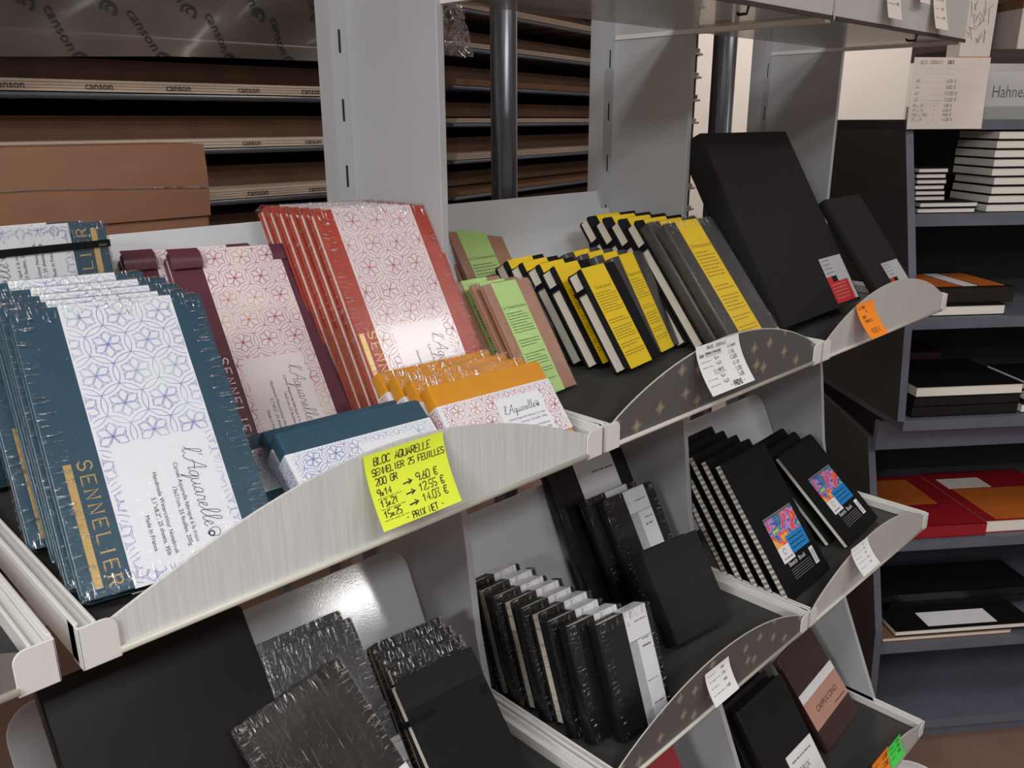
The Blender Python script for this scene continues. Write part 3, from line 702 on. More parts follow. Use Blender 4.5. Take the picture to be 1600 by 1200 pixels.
p = journal('', .113, .198, .018, g, 'L', False, 'black_sheen'); film_shell(p, .113, .198, .018, g=.0009); 
ps = [(.956, .545, D1, -1, 39.3, .8), (.953, .570, D1, -1, 39.2, .7), (.951, .595, D1, -.8, 39, .6), (.945, .6195, D1, -.6, 38.6, .6), (.940, .644, D1, -.4, 38.2, .5), (.935, .6685, D1, -.2, 38, .5)]
stack(p, ps[:2], ['large glossy black journal with yellow band, front of the big row', 'large glossy black journal with yellow band, second of the big row'], g, t=.018, w=.113)
p = journal('', .113, .198, .018, g)
stack(p, ps[2:], ['large black journal with cream page edge, %s of the big row' % ORD[i] for i in range(2, 6)], g, t=.018, w=.113)

# ------------------------------------------------------------------ upper shelf: right bay, portfolios
def portfolio(label, w, h, t, lx, lz, s):
    root = thing('portfolio', label, 'portfolio', None)
    book_body(root, w, h, t, 'portfolio', 'cab_in', 'L', .002, .003)
    mb = MB(); e = .0006; mp = front(e)
    def rect(a, b, c, d, m, ee=e): mb.face([(lx+a*s, -ee, lz+c*s), (lx+b*s, -ee, lz+c*s), (lx+b*s, -ee, lz+d*s), (lx+a*s, -ee, lz+d*s)], m)
    rect(0, 1, .55, .94, 'grey_label'); rect(.45, 1, .43, .55, 'grey_label'); rect(.86, 1, 0, .43, 'grey_label'); rect(.0, .86, 0, .43, 'red_label'); rect(0, .22, .43, .55, 'red_label')
    for i in range(5): words(mb, lx+.08*s, lx+.7*s, lz+(.37-.07*i)*s, .028*s, 'pink_band', front(e*1.6))
    for i in range(4): words(mb, lx+.08*s, lx+.4*s, lz+(.88-.085*i)*s, .03*s, 'ink_grey', front(e*1.6))
    mb.build('product_label', root)
    return root
o = portfolio('very large black portfolio with red and grey label leaning against the side panel', .266, .302, .040, .181, .006, .080); pose(o, 1.081, .547, D1, 2.1, 30.8, 0, .040)
o = portfolio('smaller black portfolio with red and grey label at the right end', .143, .205, .016, .060, .004, .074); pose(o, 1.366, .517, D1, 2.5, 37.2, 0, .016)

# ------------------------------------------------------------------ middle shelf: left bay
def plain_book(name, label, cat, w, h, t, cover, page='cream', spine='L', r=.005, group=None, c=.0022):
    root = thing(name, label, cat, group); book_body(root, w, h, t, cover, page, spine, r, c); return root
o = plain_book('portfolio', 'big plain black portfolio at lower left below the brushed lip', 'portfolio', .178, .300, .02, 'black_gloss', 'cab_in')
pose(o, .1345, .522, D2, -1, 34, 0, .02)
def lower_band(root, w, z1, m, text=None, t=.018, slope=0):
    mb = MB(); e = .0008; mb.box((-.0028, -e, .002), (w+.0004, -e*.4, z1), m)
    if text: script_title(mb, w*.30, z1-.035, .006, 'ink', front(e*1.5), .0008)
    mb.build('paper_band', root)
g = 'shrink-wrapped large black books at bottom left'
o = plain_book('shrink_wrapped_sketchbook', 'glossy shrink-wrapped dark book with a white lower band, tilted at the bottom', 'sketchbook', .127, .227, .018, 'brown_wrap', group=g)
lower_band(o, .127, .105, 'label', None)
mbx = MB(); mbx.ribbon([(.060, .082), (.060, .094)], .001, 'ink', front(.0013)); mbx.ribbon([(.070, .082), (.070, .094), (.074, .086), (.078, .094), (.078, .082)], .001, 'ink', front(.0013)); mbx.build('lettering', o.children[-1])
film_shell(o, .127, .227, .018); pose(o, .2965, .4745, D2, 4.8, 43, 4.5, .018, .127)
p = plain_book('shrink_wrapped_sketchbook', '', 'sketchbook', .112, .239, .014, 'grey_wrap', group=g, r=.004)
lower_band(p, .112, .11, 'grey_label'); film_shell(p, .112, .239, .014)
stack(p, [(.314, .536, D2, -1.7, 37.3, 0), (.306, .558, D2, -2.5, 34.5, 0)], ['grey shrink-wrapped book with crinkled film behind the tilted dark one', 'shrink-wrapped grey book at the back with rounded top corner'], g, t=.014, w=.112)
g = 'shrink-wrapped black notebooks stacked beside the side panel'
o = plain_book('elastic_notebook', 'matte black notebook with elastic corner and grey page edge at bottom centre', 'notebook', .099, .191, .018, 'black', 'cream', 'R', .008, g)
s = MB(); s.box((-.0006, -.0012, .146), (.030, -.0002, .152), 'elastic'); s.box((-.0012, -.0012, .146), (-.0004, .018, .152), 'elastic'); s.build('elastic_strap', o)
s = MB(); s.box((.088, -.0010, .140), (.096, -.0002, .150), 'elastic'); s.build('elastic_end', o)
w_ = MB(); w_.slab(rrect(-.0006, .0996, .160, .1918, (0, 0, .008, .008)), -.0012, -.0004, 'black_wrap'); w_.build('film_fold', o)
pose(o, .421, .4765, D2, -4.6, 44, 0, .018, .099)
p = plain_book('shrink_wrapped_notebook', '', 'notebook', .092, .191, .016, 'black_wrap', 'cream', 'R', .008, g); film_shell(p, .092, .191, .016)
stack(p, [(.429, .5045, D2, -6.5, 42.5, 0), (.431, .5275, D2, -6.8, 41.5, 0), (.433, .5505, D2, -7, 40.5, 0)], ['shrink-wrapped black notebook directly behind the elastic one', 'shrink-wrapped black notebook second behind the elastic one', 'shrink-wrapped black notebook last of the stack by the white board'], g, t=.016, w=.092)

# ------------------------------------------------------------------ middle shelf: middle bay
def banded(label, w, h, t, group, cover='black_wrap', spine='L', bx=(.48, .92), zl=.735):
    root = thing('banded_sketchbook', label, 'sketchbook', group)
    book_body(root, w, h, t, cover, 'cream', spine, .004)
    x0, x1 = w*bx[0], w*bx[1]; mb = wrap_band(root, x0, x1, h, t, 'label'); e = .0008; mp = front(e)
    zc = h*zl
    mb.ribbon([(x0, zc), (x1, zc)], .0006, 'ink', mp); mb.face([(x0, -e, .001), (x0+(x1-x0)*.34, -e, .001), (x0+(x1-x0)*.34, -e, zc-.0004), (x0, -e, zc-.0004)], 'grey_label')
    words(mb, x0+(x1-x0)*.38, x1-.003, h*.89, .0022*w/.09, 'ink_grey', mp); mb.ribbon([(x0+.003, h*.87), (x0+.005, h*.91), (x0+.007, h*.87)], .0006, 'ink_grey', mp)
    words(mb, x0+(x1-x0)*.5, x1-.004, h*.66, .0034*w/.09, 'ink_grey', mp); words(mb, x0+(x1-x0)*.55, x1-.004, h*.72, .002*w/.09, 'ink_grey', mp)
    words(mb, x0+(x1-x0)*.4, x1-.006, h*.36, .002*w/.09, 'ink_grey', mp); words(mb, x0+(x1-x0)*.45, x1-.003, h*.16, .0024*w/.09, 'ink_grey', mp)
    mb.build('paper_band', root); return root
g = 'small black sketchbooks with white bands in a cascade'
pL = banded('', .0875, .139, .0175, g); pR = banded('', .0875, .139, .0175, g, spine='R')
for q in (pL, pR): film_shell(q, .0875, .139, .0175, g=.0008)
ps = [(.6675, .4885, D2, -4.7, 21.8, -1.3), (.6405, .5105, D2, -4.5, 21.8, -1.2), (.634, .533, D2, -4, 21.8, -1), (.638, .5545, D2, -4, 21.8, -1), (.632, .576, D2, -4, 21.6, -1), (.634, .5975, D2, -3.5, 21.6, -1), (.628, .619, D2, -3.5, 21.4, -.8), (.630, .6405, D2, -3, 21.2, -.8), (.6265, .664, D2, -2, 21, -.5)]
lbs = ['small black sketchbook with white band, %s of the cascade beside the panel' % ORD[i] for i in range(9)]
li = [0, 1, 2, 4, 6, 8]; ri = [3, 5, 7]
stack(pL, [ps[i] for i in li], [lbs[i] for i in li], g, t=.0175, w=.0875); stack(pR, [ps[i] for i in ri], [lbs[i] for i in ri], g, t=.0175, w=.0875)
g = 'larger black sketchbooks with white bands'
o = banded('tall wrapped black sketchbook with white band, hindmost on the middle shelf', .166, .215, .017, g, bx=(.33, .83), zl=.66); pose(o, .860, .692, D2, -5, 32, 0, .017, .166)
p = banded('', .114, .171, .015, g, bx=(.38, .81), zl=.79); film_shell(p, .114, .171, .015)
stack(p, [(.908, .640, D2, -2.6, 30.2, 0), (.889, .660, D2, -3, 30.2, 0)], ['medium wrapped sketchbook with white band leaning behind the plain grey one', 'medium wrapped sketchbook half hidden behind its white-banded twin'], g, t=.015, w=.114)
o = plain_book('hardback_sketchbook', 'plain charcoal hardback sketchbook without a band, lying forward on the middle shelf', 'sketchbook', .112, .133, .028, 'black_grain', 'cab_in', 'L', .003)
pose(o, .862, .548, D2, -7.7, 34.6, 0, .028)

# ------------------------------------------------------------------ middle shelf: right bay, spirals
def spiral(label, w, h, t, group, top=False, lab=None):
    root = thing('spiral_sketchbook', label, 'sketchbook', group)
    mb = MB(); mb.slab(rrect(0, w, 0, h, (0, .004, .004, 0)), 0, .0014, 'black'); mb.slab(rrect(0, w, 0, h, (0, .004, .004, 0)), t-.0014, t, 'black'); mb.build('cover', root, .0003)
    p = MB(); p.box((.0008, .0014, .0008), (w-.0015, t-.0014, h-.0012 if not top else h-.004), 'paper'); p.build('page_block', root)
    c = MB(); n = int((w if top else h)/.0082)
    for i in range(n):
        q = (i+.7)*(w if top else h)/(n+.4)
        for dq in (-.0011, .0011):
            pts = []
            for j in range(14):
                a = 2*math.pi*j/14; u = -.0006+(t/2+.0012)*math.cos(a)*.62; v = t/2+(t/2+.0016)*math.sin(a)
                pts.append((q+dq, v, h-.0015+u) if top else (u+.002, v, q+dq))
            c.tube(pts, .0005, 'black_gloss', 5, True)
    c.build('wire_binding', root)
    if lab:
        lx, lz, s = lab; e = .0006; L = MB()
        def rect(a, b, c_, d, m, ee=e): L.face([(lx+a*s, -ee, lz+c_*s), (lx+b*s, -ee, lz+c_*s), (lx+b*s, -ee, lz+d*s), (lx+a*s, -ee, lz+d*s)], m)
        rect(0, 1, .34, 1.06, 'paint'); rect(.38, 1, .34, .66, 'blue_label', e*1.3); rect(0, .40, .28, .55, 'card_white', e*1.2)
        rect(.86, 1.0, -.04, .27, 'card_white'); rect(0, 1, 1.07, 1.10, 'ink_grey', e*1.3)
        for i in range(3): words(L, lx+.42*s, lx+.92*s, lz+(.58-.08*i)*s, .03*s, 'ink', front(e*1.8))
        words(L, lx+.06*s, lx+.34*s, lz+.34*s, .035*s, 'ink_grey', front(e*1.8)); L.ribbon([(lx+(.18+.05*math.cos(t))*s, lz+(.46+.05*math.sin(t))*s) for t in [q*.7 for q in range(9)]], .012*s, 'ink_grey', front(e*1.8))
        printed(L, 'Sketch', lx+.10*s, lz+.19*s, .11*s, 'label', front(e)); printed(L, 'Book', lx+.46*s, lz+.19*s, .11*s, 'label', front(e))
        for i in range(5): words(L, lx+.10*s, lx+.80*s, lz+(.13-.04*i)*s, .02*s, 'ink_grey', front(e))
        for i in range(9): L.ribbon([(lx+.88*s, lz+(.0+.026*i)*s), (lx+.98*s, lz+(.0+.026*i)*s)], .008*s, 'ink', front(e*1.6))
        L.build('product_label', root)
    return root
g = 'black spiral sketchbooks bound at the left'
p = spiral('', .137, .228, .012, g, False, (.030, .024, .090))
stack(p, [(1.084, .4985, D2, 1.4, 36.2, 0), (1.083, .524, D2, 1.4, 36.2, 0), (1.083, .5485, D2, 1.4, 36, 0), (1.083, .576, D2, 1.2, 35.6, 0), (1.083, .602, D2, 1, 35, 0)], ['black spiral sketchbook bound at left, %s of its row' % ORD[i] for i in range(5)], g, t=.012, w=.137)
g = 'black spiral sketchbooks bound at the top'
p = spiral('', .146, .190, .009, g, True, (.031, .026, .092))
stack(p, [(1.315, .5145, D2, 3.7, 47.5, 0), (1.300, .541, D2, 3.7, 46.5, 0), (1.292, .565, D2, 3.7, 45, 0)], ['black top-bound spiral sketchbook with colourful label, front at right', 'black top-bound spiral sketchbook second behind the front right one', 'black top-bound spiral sketchbook last at the back right'], g, t=.009, w=.146)

# ------------------------------------------------------------------ lowest shelf
o = plain_book('hardback_notebook', 'red hardback notebook, only its corner showing at the bottom edge', 'notebook', .13, .21, .014, 'bookred', 'paper'); pose(o, .833, .500, D3, 0, 33, 0, .014)
def band_book(name, label, w, h, t, cover, z0, z1, top, text):
    root = plain_book(name, label, 'notebook', w, h, t, cover, 'cream'); e = .0007
    mb = MB(); mb.box((-.0026, -e, z0), (w+.0004, -e*.3, z1), 'pink_band'); mb.box((-.0026, -e*1.1, z1-top), (w+.0004, -e*.3, z1), 'card_white')
    printed(mb, text, w*.5, (z0+z1-top)/2-.004, .015, 'brown', front(e*1.5), 'CENTER'); words(mb, w*.62, w*.95, z0+.008, .003, 'brown', front(e*1.5))
    mb.build('paper_band', root); return root
o = band_book('brown_notebook', 'dark brown notebook with white and pink paper band on the lowest shelf', .150, .182, .015, 'brown', .040, .109, .017, 'CAPPUCCINO'); pose(o, 1.326, .505, D3, 4.4, 38.5, 0, .015)
g = 'glossy dark notebooks on the lowest shelf'
p = plain_book('wrapped_notebook', '', 'notebook', .150, .198, .018, 'black_gloss', 'cab_in', 'L', .004, g)
stack(p, [(1.112, .470, D3, .5, 35, 0), (1.100, .4945, D3, .5, 35, 0), (1.092, .519, D3, .5, 35, 0)], ['glossy dark brown-black notebook, front of the lowest shelf', 'glossy dark notebook second on the lowest shelf, spine showing', 'glossy dark notebook third on the lowest shelf'], g, t=.018, w=.15)
mb = MB(); mb.box((.060, -.0012, .012), (.148, -.0004, .085), 'card_white'); words(mb, .07, .14, .070, .004, 'ink_grey', front(.0016)); printed(mb, 'GRIX', .078, .045, .016, 'ink_grey', front(.0016)); mb.build('paper_band', p)

# ------------------------------------------------------------------ racks behind the display
def tray_rack(name, label, x0, x1, y0, dy, zs, loc, rotz, group, sheet='sheet'):
    root = thing(name, label, 'rack', group, loc); root.rotation_euler = (0, 0, rotz)
    for q, z in enumerate(zs):
        mb = MB(); mb.box((x0, y0+.004, z-.003), (x1, y0+dy, z), 'sheet_dark')
        n = int((x1-x0)/.11)
        for i in range(n+1):
            xx = x0+(x1-x0)*i/n; mb.slab([(xx, y0+.01), (xx+.012, y0+.01), (xx+.10, y0+dy), (xx+.088, y0+dy)], z-.008, z-.003, 'rack', lambda u, v, w: (u, v, w))
        mb.tube([(x0, y0, z-.004), (x1, y0, z-.004)], .0042, 'rack', 8); t = mb.build('tray', root)
    mb = MB(); mb.box((x0-.01, y0+dy, zs[0]-.1), (x1+.01, y0+dy+.01, zs[-1]+.2), 'shadow_board'); mb.build('back_panel', root)  # added dark panel standing in for the shade deep between the trays
    mb = MB(); mb.box((x1+.002, y0+.02, zs[0]-.1), (x1+.012, y0+dy, zs[-1]+.2), 'shadow_board'); mb.build('side_panel', root)  # added dark panel, keeps the bright room from showing through the trays
    for xx in (x0+.01, x1-.01):
        for yy in (y0+dy-.02,):
            mb = MB(); mb.box((xx-.01, yy-.01, -ZC-root.location.z+ZC*0), (xx+.01, yy+.01, zs[-1]+.05), 'rack'); mb.build('rack_post', root)
    return root
zsA = [-.62+i*.073 for i in range(12)]
R1 = tray_rack('paper_rack', 'rack of flat trays holding paper packs behind the left bay', -.9, .90, 1.2, .5, [z+ZC for z in zsA], (0, 0, 0), 0, None)
def pack(label, group, x0, x1, y0, y1, z, h, m, rot=None, txt=None, loc=None):
    root = thing('paper_pack', label, 'paper pack', group)
    mb = MB(); mb.box((x0, y0, z), (x1, y1, z+h), m)
    k = int(h/.0035)
    for i in range(1, k): mb.box((x0+.001, y0-.0004, z+i*h/k-.0003), (x1-.001, y0, z+i*h/k+.0002), 'sheet_dark')
    if txt:
        x = x0+.03
        while x < x1-.08:
            printed(mb, txt, x, z+h*.2, h*.9, 'ink', lambda a, b: (a, y0-.0012, b)); x += .105
    mb.build('sheets', root)
    if rot is not None:
        root.location = loc; root.rotation_euler = (0, 0, rot)
    return root
g = 'paper packs in the rack behind the left bay'
dv = ['top visible', 'second visible', 'third visible', 'fourth visible', 'fifth visible', 'sixth visible', 'seventh visible', 'eighth visible', 'ninth visible']
hA = [.018, .012, .014, .018, .01, .016, .012, .014, .012, .014]
for j, i in enumerate(range(11, 1, -1)):
    if i > 9: continue
    pack('flat paper pack in the %s tray of the rack behind the left bay' % ORD[9-i], g, -.45, .88, 1.195, 1.66, zsA[i]+ZC+.0008, hA[i], 'sheet', txt='canson' if i in (9, 8, 7) else None)
r14 = math.radians(14); Wn = (math.cos(r14), math.sin(r14)); Dn = (-math.sin(r14), math.cos(r14))
zsB = [-.60+i*.0745 for i in range(14)]
lb_ = (1.05*Dn[0], 1.05*Dn[1], 0)
R2 = tray_rack('paper_rack', 'slanted rack of trays with brown sheets behind the middle bay', 1.50, 3.0, 0, .45, [z+ZC for z in zsB], lb_, r14, None)
g = 'kraft-wrapped packs set back in the left rack'
for j, i in enumerate(range(9, 3, -1)):
    pack('kraft-wrapped pack set back behind the paper edge, %s tray of the left rack' % ORD[9-i], g, -.40, .86, 1.262, 1.62, zsA[i]+ZC+.0008+hA[i], .044-hA[i], 'sheet_dark')
g = 'kraft-wrapped packs set back in the slanted rack'
for j, i in enumerate(range(13, 4, -1)):
    pack('kraft-wrapped pack set back, %s tray from the top of the slanted rack' % ORD[j], g, 1.56, 2.95, .075, .42, zsB[i]+ZC+.0135, .030, 'sheet_dark', r14, None, lb_)
g = 'brown sheet piles in the rack behind the middle bay'
for j, i in enumerate(range(13, 3, -1)):
    pack('brown cardboard sheets, %s tray from the top of the slanted rack' % ORD[j], g, 1.512, 2.97, -.003, .42, zsB[i]+ZC+.0008, .012 if i % 2 else .009, 'sheet' if i % 3 else 'carton_dark', r14, None, lb_)
# carton and film
root = thing('cardboard_box', 'large brown cardboard carton behind the teal notebooks', 'box', None, (.24, 1.02, ZC-.17))
mb = MB(); mb.box((-.35, 0, -.20), (.245, .12, .145), 'carton'); mb.build('body', root, .003)
mb = MB(); mb.grid(10, 3, lambda a, b: (-.35+.595*a, -.0035-.003*math.sin(math.pi*b), .145-.085*b), 'carton'); mb.grid(10, 1, lambda a, b: (-.35+.595*a, -.0035+.0035*b, .0598), 'carton_dark'); mb.build('flap', root)
mb = MB(); mb.ribbon([(-.35, .105), (-.1, .10), (.05, .102), (.2455, .094)], .0022, 'film_clear', lambda x, z: (x, -.0075, z)); mb.build('strap', root)
mb = MB()
def filmf(a, b):
    x = -.45+1.3*a; low = .075-.012*math.sin(a*5)-.02*max(0, .5-a)
    z = low+(.34-low)*b
    return (x, 1.155+.012*math.sin(9*a+3*b)+.010*math.sin(23*a-7*b)+.03*b, ZC+z)
mb.grid(60, 24, filmf, 'pack_film')
for r in range(4):
    for c in range(13):
        a0 = (c+.35+.5*(r % 2))/13; b0 = .12+r*.24
        if a0 > .97: continue
        def mpf(x, z, a0=a0, b0=b0):
            u = a0+(x*.35+z*.94)/1.3*.9; v = b0+(z*.35-x*.94)/.27*.9
            q = filmf(min(1, max(0, u)), min(1, max(0, v))); return (q[0], q[1]-.0016, q[2])
        printed(mb, 'canson', -.03, 0, .022, 'ink', mpf)
        mb.ribbon([(.046+.010*math.cos(t), .008+.010*math.sin(t)) for t in [i*.5 for i in range(10)]], .0035, 'ink', mpf); mb.ribbon([(.046+.004*math.cos(t+2), .010+.005*math.sin(t+2)) for t in [i*.5 for i in range(8)]], .0025, 'ink', mpf)
tag(mb.build('packing_film'), 'loose printed plastic film hanging over the rack at top left', 'plastic film')
# steel poles
for (x, y, r, lb) in ((.977, 1.0, .021, 'dark steel pole behind the yellow-banded journals'), (1.605, 1.0, .024, 'dark steel pole behind the large black portfolio')):
    mb = MB(); mb.tube([(0, 0, 0), (0, 0, 2.79)], r, 'steel', 24); o = mb.build('steel_pole'); o.location = (x, y, 0); tag(o, lb, 'pole')
# crumpled clear bag
mb = MB()
def bagf(a, b, s):
    right = .655+.024*(1-b)**1.3; x = .612+(right-.612)*a; z = .072+.085*b-.006*a**3*(1-b)+.003*math.sin(7*a)*(1-b)
    d = .013*math.sin(math.pi*a)*math.sin(math.pi*min(1, .12+b*.8)); wr = .0040*math.sin(15*a+11*b)+.0035*math.sin(25*b-9*a)+.002*math.sin(40*a)
    return (x, .742+s*d+wr*(.3+.7*math.sin(math.pi*a)), ZC+z)
mb.grid(24, 24, lambda a, b: bagf(a, b, -1), 'film_clear'); mb.grid(24, 24, lambda a, b: bagf(a, b, 1), 'film_clear')
tag(mb.build('plastic_bag'), 'crumpled clear plastic bag hanging beside the grey panel at top', 'bag')

# ------------------------------------------------------------------ blue-grey cabinet at the right
TH = math.atan2(-.62, .785); Wd = Vector((.785, -.62, 0)).normalized(); Dd = Vector((.62, .785, 0)).normalized()
def cabpose(o, w=0, d=0, z=0): o.location = Wd*w+Dd*d+Vector((0, 0, ZC+z)); o.rotation_euler = (0, 0, TH); return o
root = thing('display_cabinet', 'blue-grey open cabinet with dark interior at the right', 'cabinet'); cabpose(root)
W0, W1, DB = 1.09, 2.35, 2.2
up = [(DB, 0), (1.853, 0), (1.76, -.33), (1.725, -.665), (DB, -.665)]
lo = [(DB, -.70), (1.84, -.745), (1.77, -.96), (1.695, -1.2), (1.68, -1.4), (1.70, -1.55), (DB, -1.55)]
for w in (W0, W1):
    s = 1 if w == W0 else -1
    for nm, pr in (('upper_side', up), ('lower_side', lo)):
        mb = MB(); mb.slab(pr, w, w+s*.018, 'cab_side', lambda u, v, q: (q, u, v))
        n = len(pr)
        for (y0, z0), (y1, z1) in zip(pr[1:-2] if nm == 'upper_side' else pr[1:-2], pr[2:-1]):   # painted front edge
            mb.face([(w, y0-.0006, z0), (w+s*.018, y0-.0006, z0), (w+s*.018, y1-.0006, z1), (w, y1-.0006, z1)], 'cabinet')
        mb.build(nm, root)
mb = MB(); mb.box((W0, DB, -1.55), (W1, DB+.015, 0), 'cab_in'); mb.build('back_panel', root)
mb = MB(); mb.box((W0, 1.845, -.022), (W1, DB, 0), 'cabinet'); mb.build('top_board', root)
SH = [(-.205, 1.815), (-.43, 1.755), (-.665, 1.728), (-1.0, 1.765), (-1.24, 1.69), (-1.47, 1.685)]
for z, d in SH:
    mb = MB(); mb.box((W0+.018, d, z-.026), (W1-.018, DB, z), 'cabinet'); mb.build('shelf', root)
mb = MB(); mb.box((W0+.0, 1.80, -.765), (W1, 1.815, -.692), 'cabinet'); mb.build('fascia', root)
mb = MB(); mb.box((W0+.002, 1.72, -1.55), (W1-.002, 1.73, -1.497), 'cabinet'); mb.build('plinth', root)
def lying(label, group, w0, w1, d0, dp, z, t, cover, page='paper', spine='L', cat='notebook', name='lying_notebook', lab=None):
    r = thing(name, label, cat, group); w = w1-w0; c = .0018
    mb = MB(); mb.box((0, 0, 0), (w, dp, c), cover); mb.box((0, 0, t-c), (w, dp, t), cover)
    if spine == 'F': mb.box((0, 0, 0), (w, c, t), cover)
    elif spine == 'B': mb.box((0, dp-c, 0), (w, dp, t), cover)
    mb.build('cover', r)
    mb = MB(); mb.box((.0008, .0022, c), (w-.0012, dp-.002, t-c), page); mb.build('page_block', r)
    if lab:
        mb = MB()
        for a, b, e, f, m in lab: mb.box((w*a, dp*e, t), (w*b, dp*f, t+.0005), m)
        mb.build('cover_label', r)
    cabpose(r, w0, d0, z+.0004); return r
def pile(n, w0, w1, d, z, t, gr, what, jit=.012, page='paper', t2=None):
    for i in range(n):
        s = random.uniform(-jit, jit)
        lying('pale-edged notebook, %s from the bottom of %s' % (['lowest', 'second', 'third', 'fourth', 'fifth', 'sixth', 'seventh', 'eighth', 'ninth'][i], what), gr, w0+s, w1+s, d+abs(s), .15, z+i*(t+.0006), t, 'black', page, 'B')
g = 'notebooks piled on the top cabinet shelf'
pile(2, 1.142, 1.282, 1.835, -.205, .0125, g, 'the wide low pile, top cabinet shelf', .006)
pile(6, 1.134, 1.205, 1.845, -.205+.027, .0118, g, 'the narrow left pile, top cabinet shelf', .004)
pile(9, 1.312, 1.46, 1.835, -.205, .0195, g, 'the tall right pile, top cabinet shelf', .006)
for i in range(5): lying('dark notebook at the back of the top cabinet shelf, %s from the bottom' % ['lowest', 'second', 'third', 'fourth', 'fifth'][i], g, 1.262, 1.345, 2.01, .12, -.205+i*.0145, .0135, 'black_wrap', 'cab_in', 'F')
g = 'books lying on the cabinet shelves'
lying('thick pale-edged notebook lying under a dark book on the second cabinet shelf', g, 1.145, 1.345, 1.77, .2, -.43, .024, 'black', 'paper', 'B')
lying('dark book with orange and white cover strips on the second cabinet shelf', g, 1.140, 1.375, 1.79, .2, -.4052, .036, 'brown_wrap', 'cab_in', 'F', lab=[(.02, .2, .1, .9, 'card_white'), (.22, .48, .1, .9, 'orange_cover'), (.5, .66, .1, .9, 'card_white'), (.68, .95, .1, .9, 'orange_cover')])
lying('lower wrapped dark book on the third cabinet shelf', g, 1.135, 1.400, 1.745, .22, -.665, .026, 'black_wrap', 'cab_in', 'F')
lying('upper wrapped dark book on the third cabinet shelf', g, 1.138, 1.402, 1.746, .22, -.6385, .022, 'black_wrap', 'cab_in', 'F')
lying('thick pale-edged notebook topping the dark books on the third cabinet shelf', g, 1.140, 1.405, 1.744, .22, -.616, .026, 'black', 'paper', 'B')
lying('dark book with red and white cover deep in the third cabinet shelf', g, 1.15, 1.36, 2.0, .16, -.665, .085, 'brown', 'cab_in', 'F', lab=[(.1, .5, .1, .9, 'bookred'), (.5, .62, .1, .9, 'card_white'), (.64, .95, .1, .9, 'brown')])
for i in range(3): lying('pale-edged notebook at the right of the third cabinet shelf, %s of three' % ('lowest', 'middle', 'top')[i], g, (1.412, 1.428, 1.424)[i], 1.60, 1.745, .16, -.665+i*.0255, .0225, 'black', 'paper', 'B')
lying('large red book with orange picture on the fourth cabinet shelf, spine to front', g, 1.115, 1.400, 1.775, .30, -1.0, .034, 'bookred', 'paper', 'F', lab=[(.28, .80, .40, .92, 'orange_cover'), (.0, .26, .5, .92, 'card_warm')])
lying('red book with orange picture and pale page edge on the fourth cabinet shelf', g, 1.404, 1.70, 1.785, .30, -1.0, .034, 'bookred', 'paper', 'B', lab=[(.10, .9, .02, .62, 'orange_cover'), (.08, .5, .64, .85, 'card_warm')])
lying('thin pale pad at the bottom of the fifth cabinet shelf', g, 1.118, 1.46, 1.70, .24, -1.24, .012, 'carton_dark', 'card_warm', 'B')
lying('wide dark pad with white label and pale edge on the fifth cabinet shelf', g, 1.150, 1.520, 1.702, .24, -1.2274, .015, 'black', 'paper', 'B', lab=[(.25, .75, .05, .30, 'card_white')])
lying('dark wrapped book at the back of the fifth cabinet shelf, lower', g, 1.19, 1.60, 1.80, .12, -1.2118, .024, 'black_wrap', 'cab_in', 'F')
lying('dark wrapped book at the back of the fifth cabinet shelf, upper', g, 1.135, 1.58, 1.79, .14, -1.1872, .022, 'black_wrap', 'cab_in', 'F')
# header sign, acrylic sheet, hand-written price list
root = thing('header_sign', 'white header sign with grey lettering on top of the cabinet', 'sign'); cabpose(root, 1.14, 1.92, 0)
mb = MB(); mb.box((0, 0, .0), (1.1, .02, .028), 'lip_plain'); mb.build('base', root)
mb = MB(); mb.box((0, -.002, .030), (1.1, .012, .104), 'sign')
mpS = lambda x, z: (x, -.0026, z)
printed(mb, 'Hahnem\u00fchle', .190, .048, .038, 'ink_grey', lambda x, z: mpS(.190+(x-.190)*.78, z))
mb.ribbon(spline([(q0+.022, q1) for q0, q1 in [(.110, .044), (.116, .056), (.128, .058), (.138, .052), (.142, .066), (.140, .082), (.130, .090), (.118, .084), (.126, .080)]]), .0014, 'grey_label', mpS); mb.build('sign_face', root)
mb = MB(); mb.box((0, 0, .0), (.34, .004, .118), 'acrylic'); o = mb.build('acrylic_sheet'); tag(o, 'clear acrylic sheet standing on the left end of the cabinet', 'acrylic sheet'); cabpose(o, 1.10, 1.875, .0005)
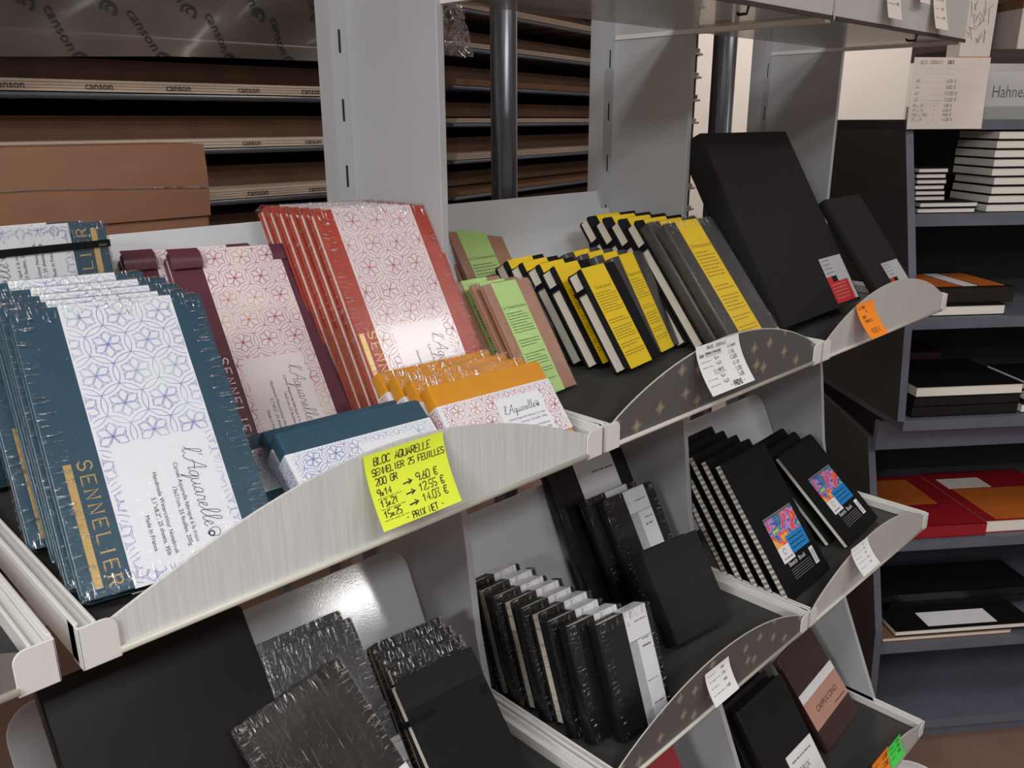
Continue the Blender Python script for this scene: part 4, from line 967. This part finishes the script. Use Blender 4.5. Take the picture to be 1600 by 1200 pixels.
def d_list(mb, w, h, mp):
    k = h/.144
    hand(mb, 'BLOC CROQUIS', .015*k, h-.013*k, .0065*k, .0007, 'ink_grey', mp, adv=.85); hand(mb, 'D&S', .076*k, h-.013*k, .007*k, .0012, 'ink', mp)
    scribble(mb, .030*k, .118*k, h-.024*k, .003*k, .0004, 'grey_label', mp); scribble(mb, .028*k, .09*k, h-.034*k, .003*k, .0004, 'grey_label', mp)
    for i, (a, b) in enumerate((('A5', '6,00 e'), ('A4', '9,00 e'), ('A3', '12,00 e'), ('A2', '23,00 e'))):
        z = h-(.050+i*.0125)*k; hand(mb, a, .010*k, z, .0065*k, .0008, 'ink_grey', mp); scribble(mb, .026*k, .074*k, z, .003*k, .0003, 'grey_label', mp); hand(mb, b, .078*k, z, .0065*k, .0008, 'ink_grey', mp)
    for i, (a, b) in enumerate((('10 x 15', '3,90 e'), ('14 x 14', '6,00 e'), ('19,5 x 19,5', '9,00 e'), ('21 x 21', '13,00 e'))):
        z = h-(.099+i*.0095)*k; hand(mb, a, .008*k, z, .0055*k, .0008, 'ink_grey', mp, adv=.8); hand(mb, '>', .056*k, z, .004*k, .0008, 'ink_grey', mp); hand(mb, b, .078*k, z, .0055*k, .0008, 'ink_grey', mp)
def price_list():
    mb = MB(); w, h = .176, .148
    f = lambda a, b, e=0: (a*w, -.002-.004*(1-b)**2-e, -.020+b*h)
    mb.grid(6, 8, f, 'card_warm'); mb.grid(6, 8, lambda a, b: f(a, b, .0004), 'card_warm')
    d_list(mb, w, h, lambda u, v: f(u/w, v/h, .0008)); o = mb.build('price_list')
    tag(o, 'handwritten paper price list taped to the acrylic sheet above the cabinet', 'paper'); cabpose(o, 1.083, 1.838, 0)
price_list()
# shelf wall above the cabinet
root = thing('wall_shelf', 'dark brown shelving on the wall above the cabinet', 'shelf'); cabpose(root, 1.30, 2.02, .14)
mb = MB(); mb.box((0, .18, 0), (1.0, .2, .7), 'dark_wood'); mb.build('back', root)
for z in (0, .30): 
    mb = MB(); mb.box((0, 0, z), (1.0, .18, z+.02), 'dark_wood'); mb.build('shelf', root)
mb = MB(); mb.box((0, 0, .0), (.02, .18, .7), 'dark_wood'); mb.build('side', root)
root = thing('storage_box', 'pale cardboard box on the dark shelf at the top right corner', 'box'); cabpose(root, 1.455, 2.03, .1605)
mb = MB(); mb.box((0, 0, 0), (.30, .12, .10), 'card_warm'); mb.build('body', root, .002)
mb = MB(); mb.box((-.002, -.002, .092), (.302, .122, .112), 'carton'); mb.build('lid', root)
root = thing('packaging_box', 'tall white pack with grey pencil sketch and orange foot at top right', 'box'); cabpose(root, 1.245, 1.93, .1065)
mb = MB(); mb.box((0, 0, .03), (.075, .05, .24), 'card_warm')
for i in range(26):
    x = random.uniform(.012, .06); z = random.uniform(.05, .13); mb.ribbon([(x, z), (x+random.uniform(-.012, .012), z+random.uniform(.004, .03))], .0012, 'ink_grey', lambda a, b: (a, -.0005, b))
mb.build('body', root)
mb = MB(); mb.box((0, 0, 0), (.075, .05, .03), 'orange_cover'); mb.build('foot', root)
mb = MB()
prof = [(.0, 0), (.058, 0), (.064, .11), (.071, .14), (.072, .15), (.066, .15), (.066, .14), (.058, .10), (.05, .006), (0, .006)]
for (r0, z0), (r1, z1) in zip(prof, prof[1:]):
    mb.grid(28, 1, lambda a, b, r0=r0, z0=z0, r1=r1, z1=z1: ((r0+(r1-r0)*b)*math.cos(2*math.pi*a), (r0+(r1-r0)*b)*math.sin(2*math.pi*a), z0+(z1-z0)*b), 'white_metal')
o = mb.build('bucket'); o.location = (1.70, .46, 0); tag(o, 'white round bucket on the floor in front of the cabinet', 'bucket')
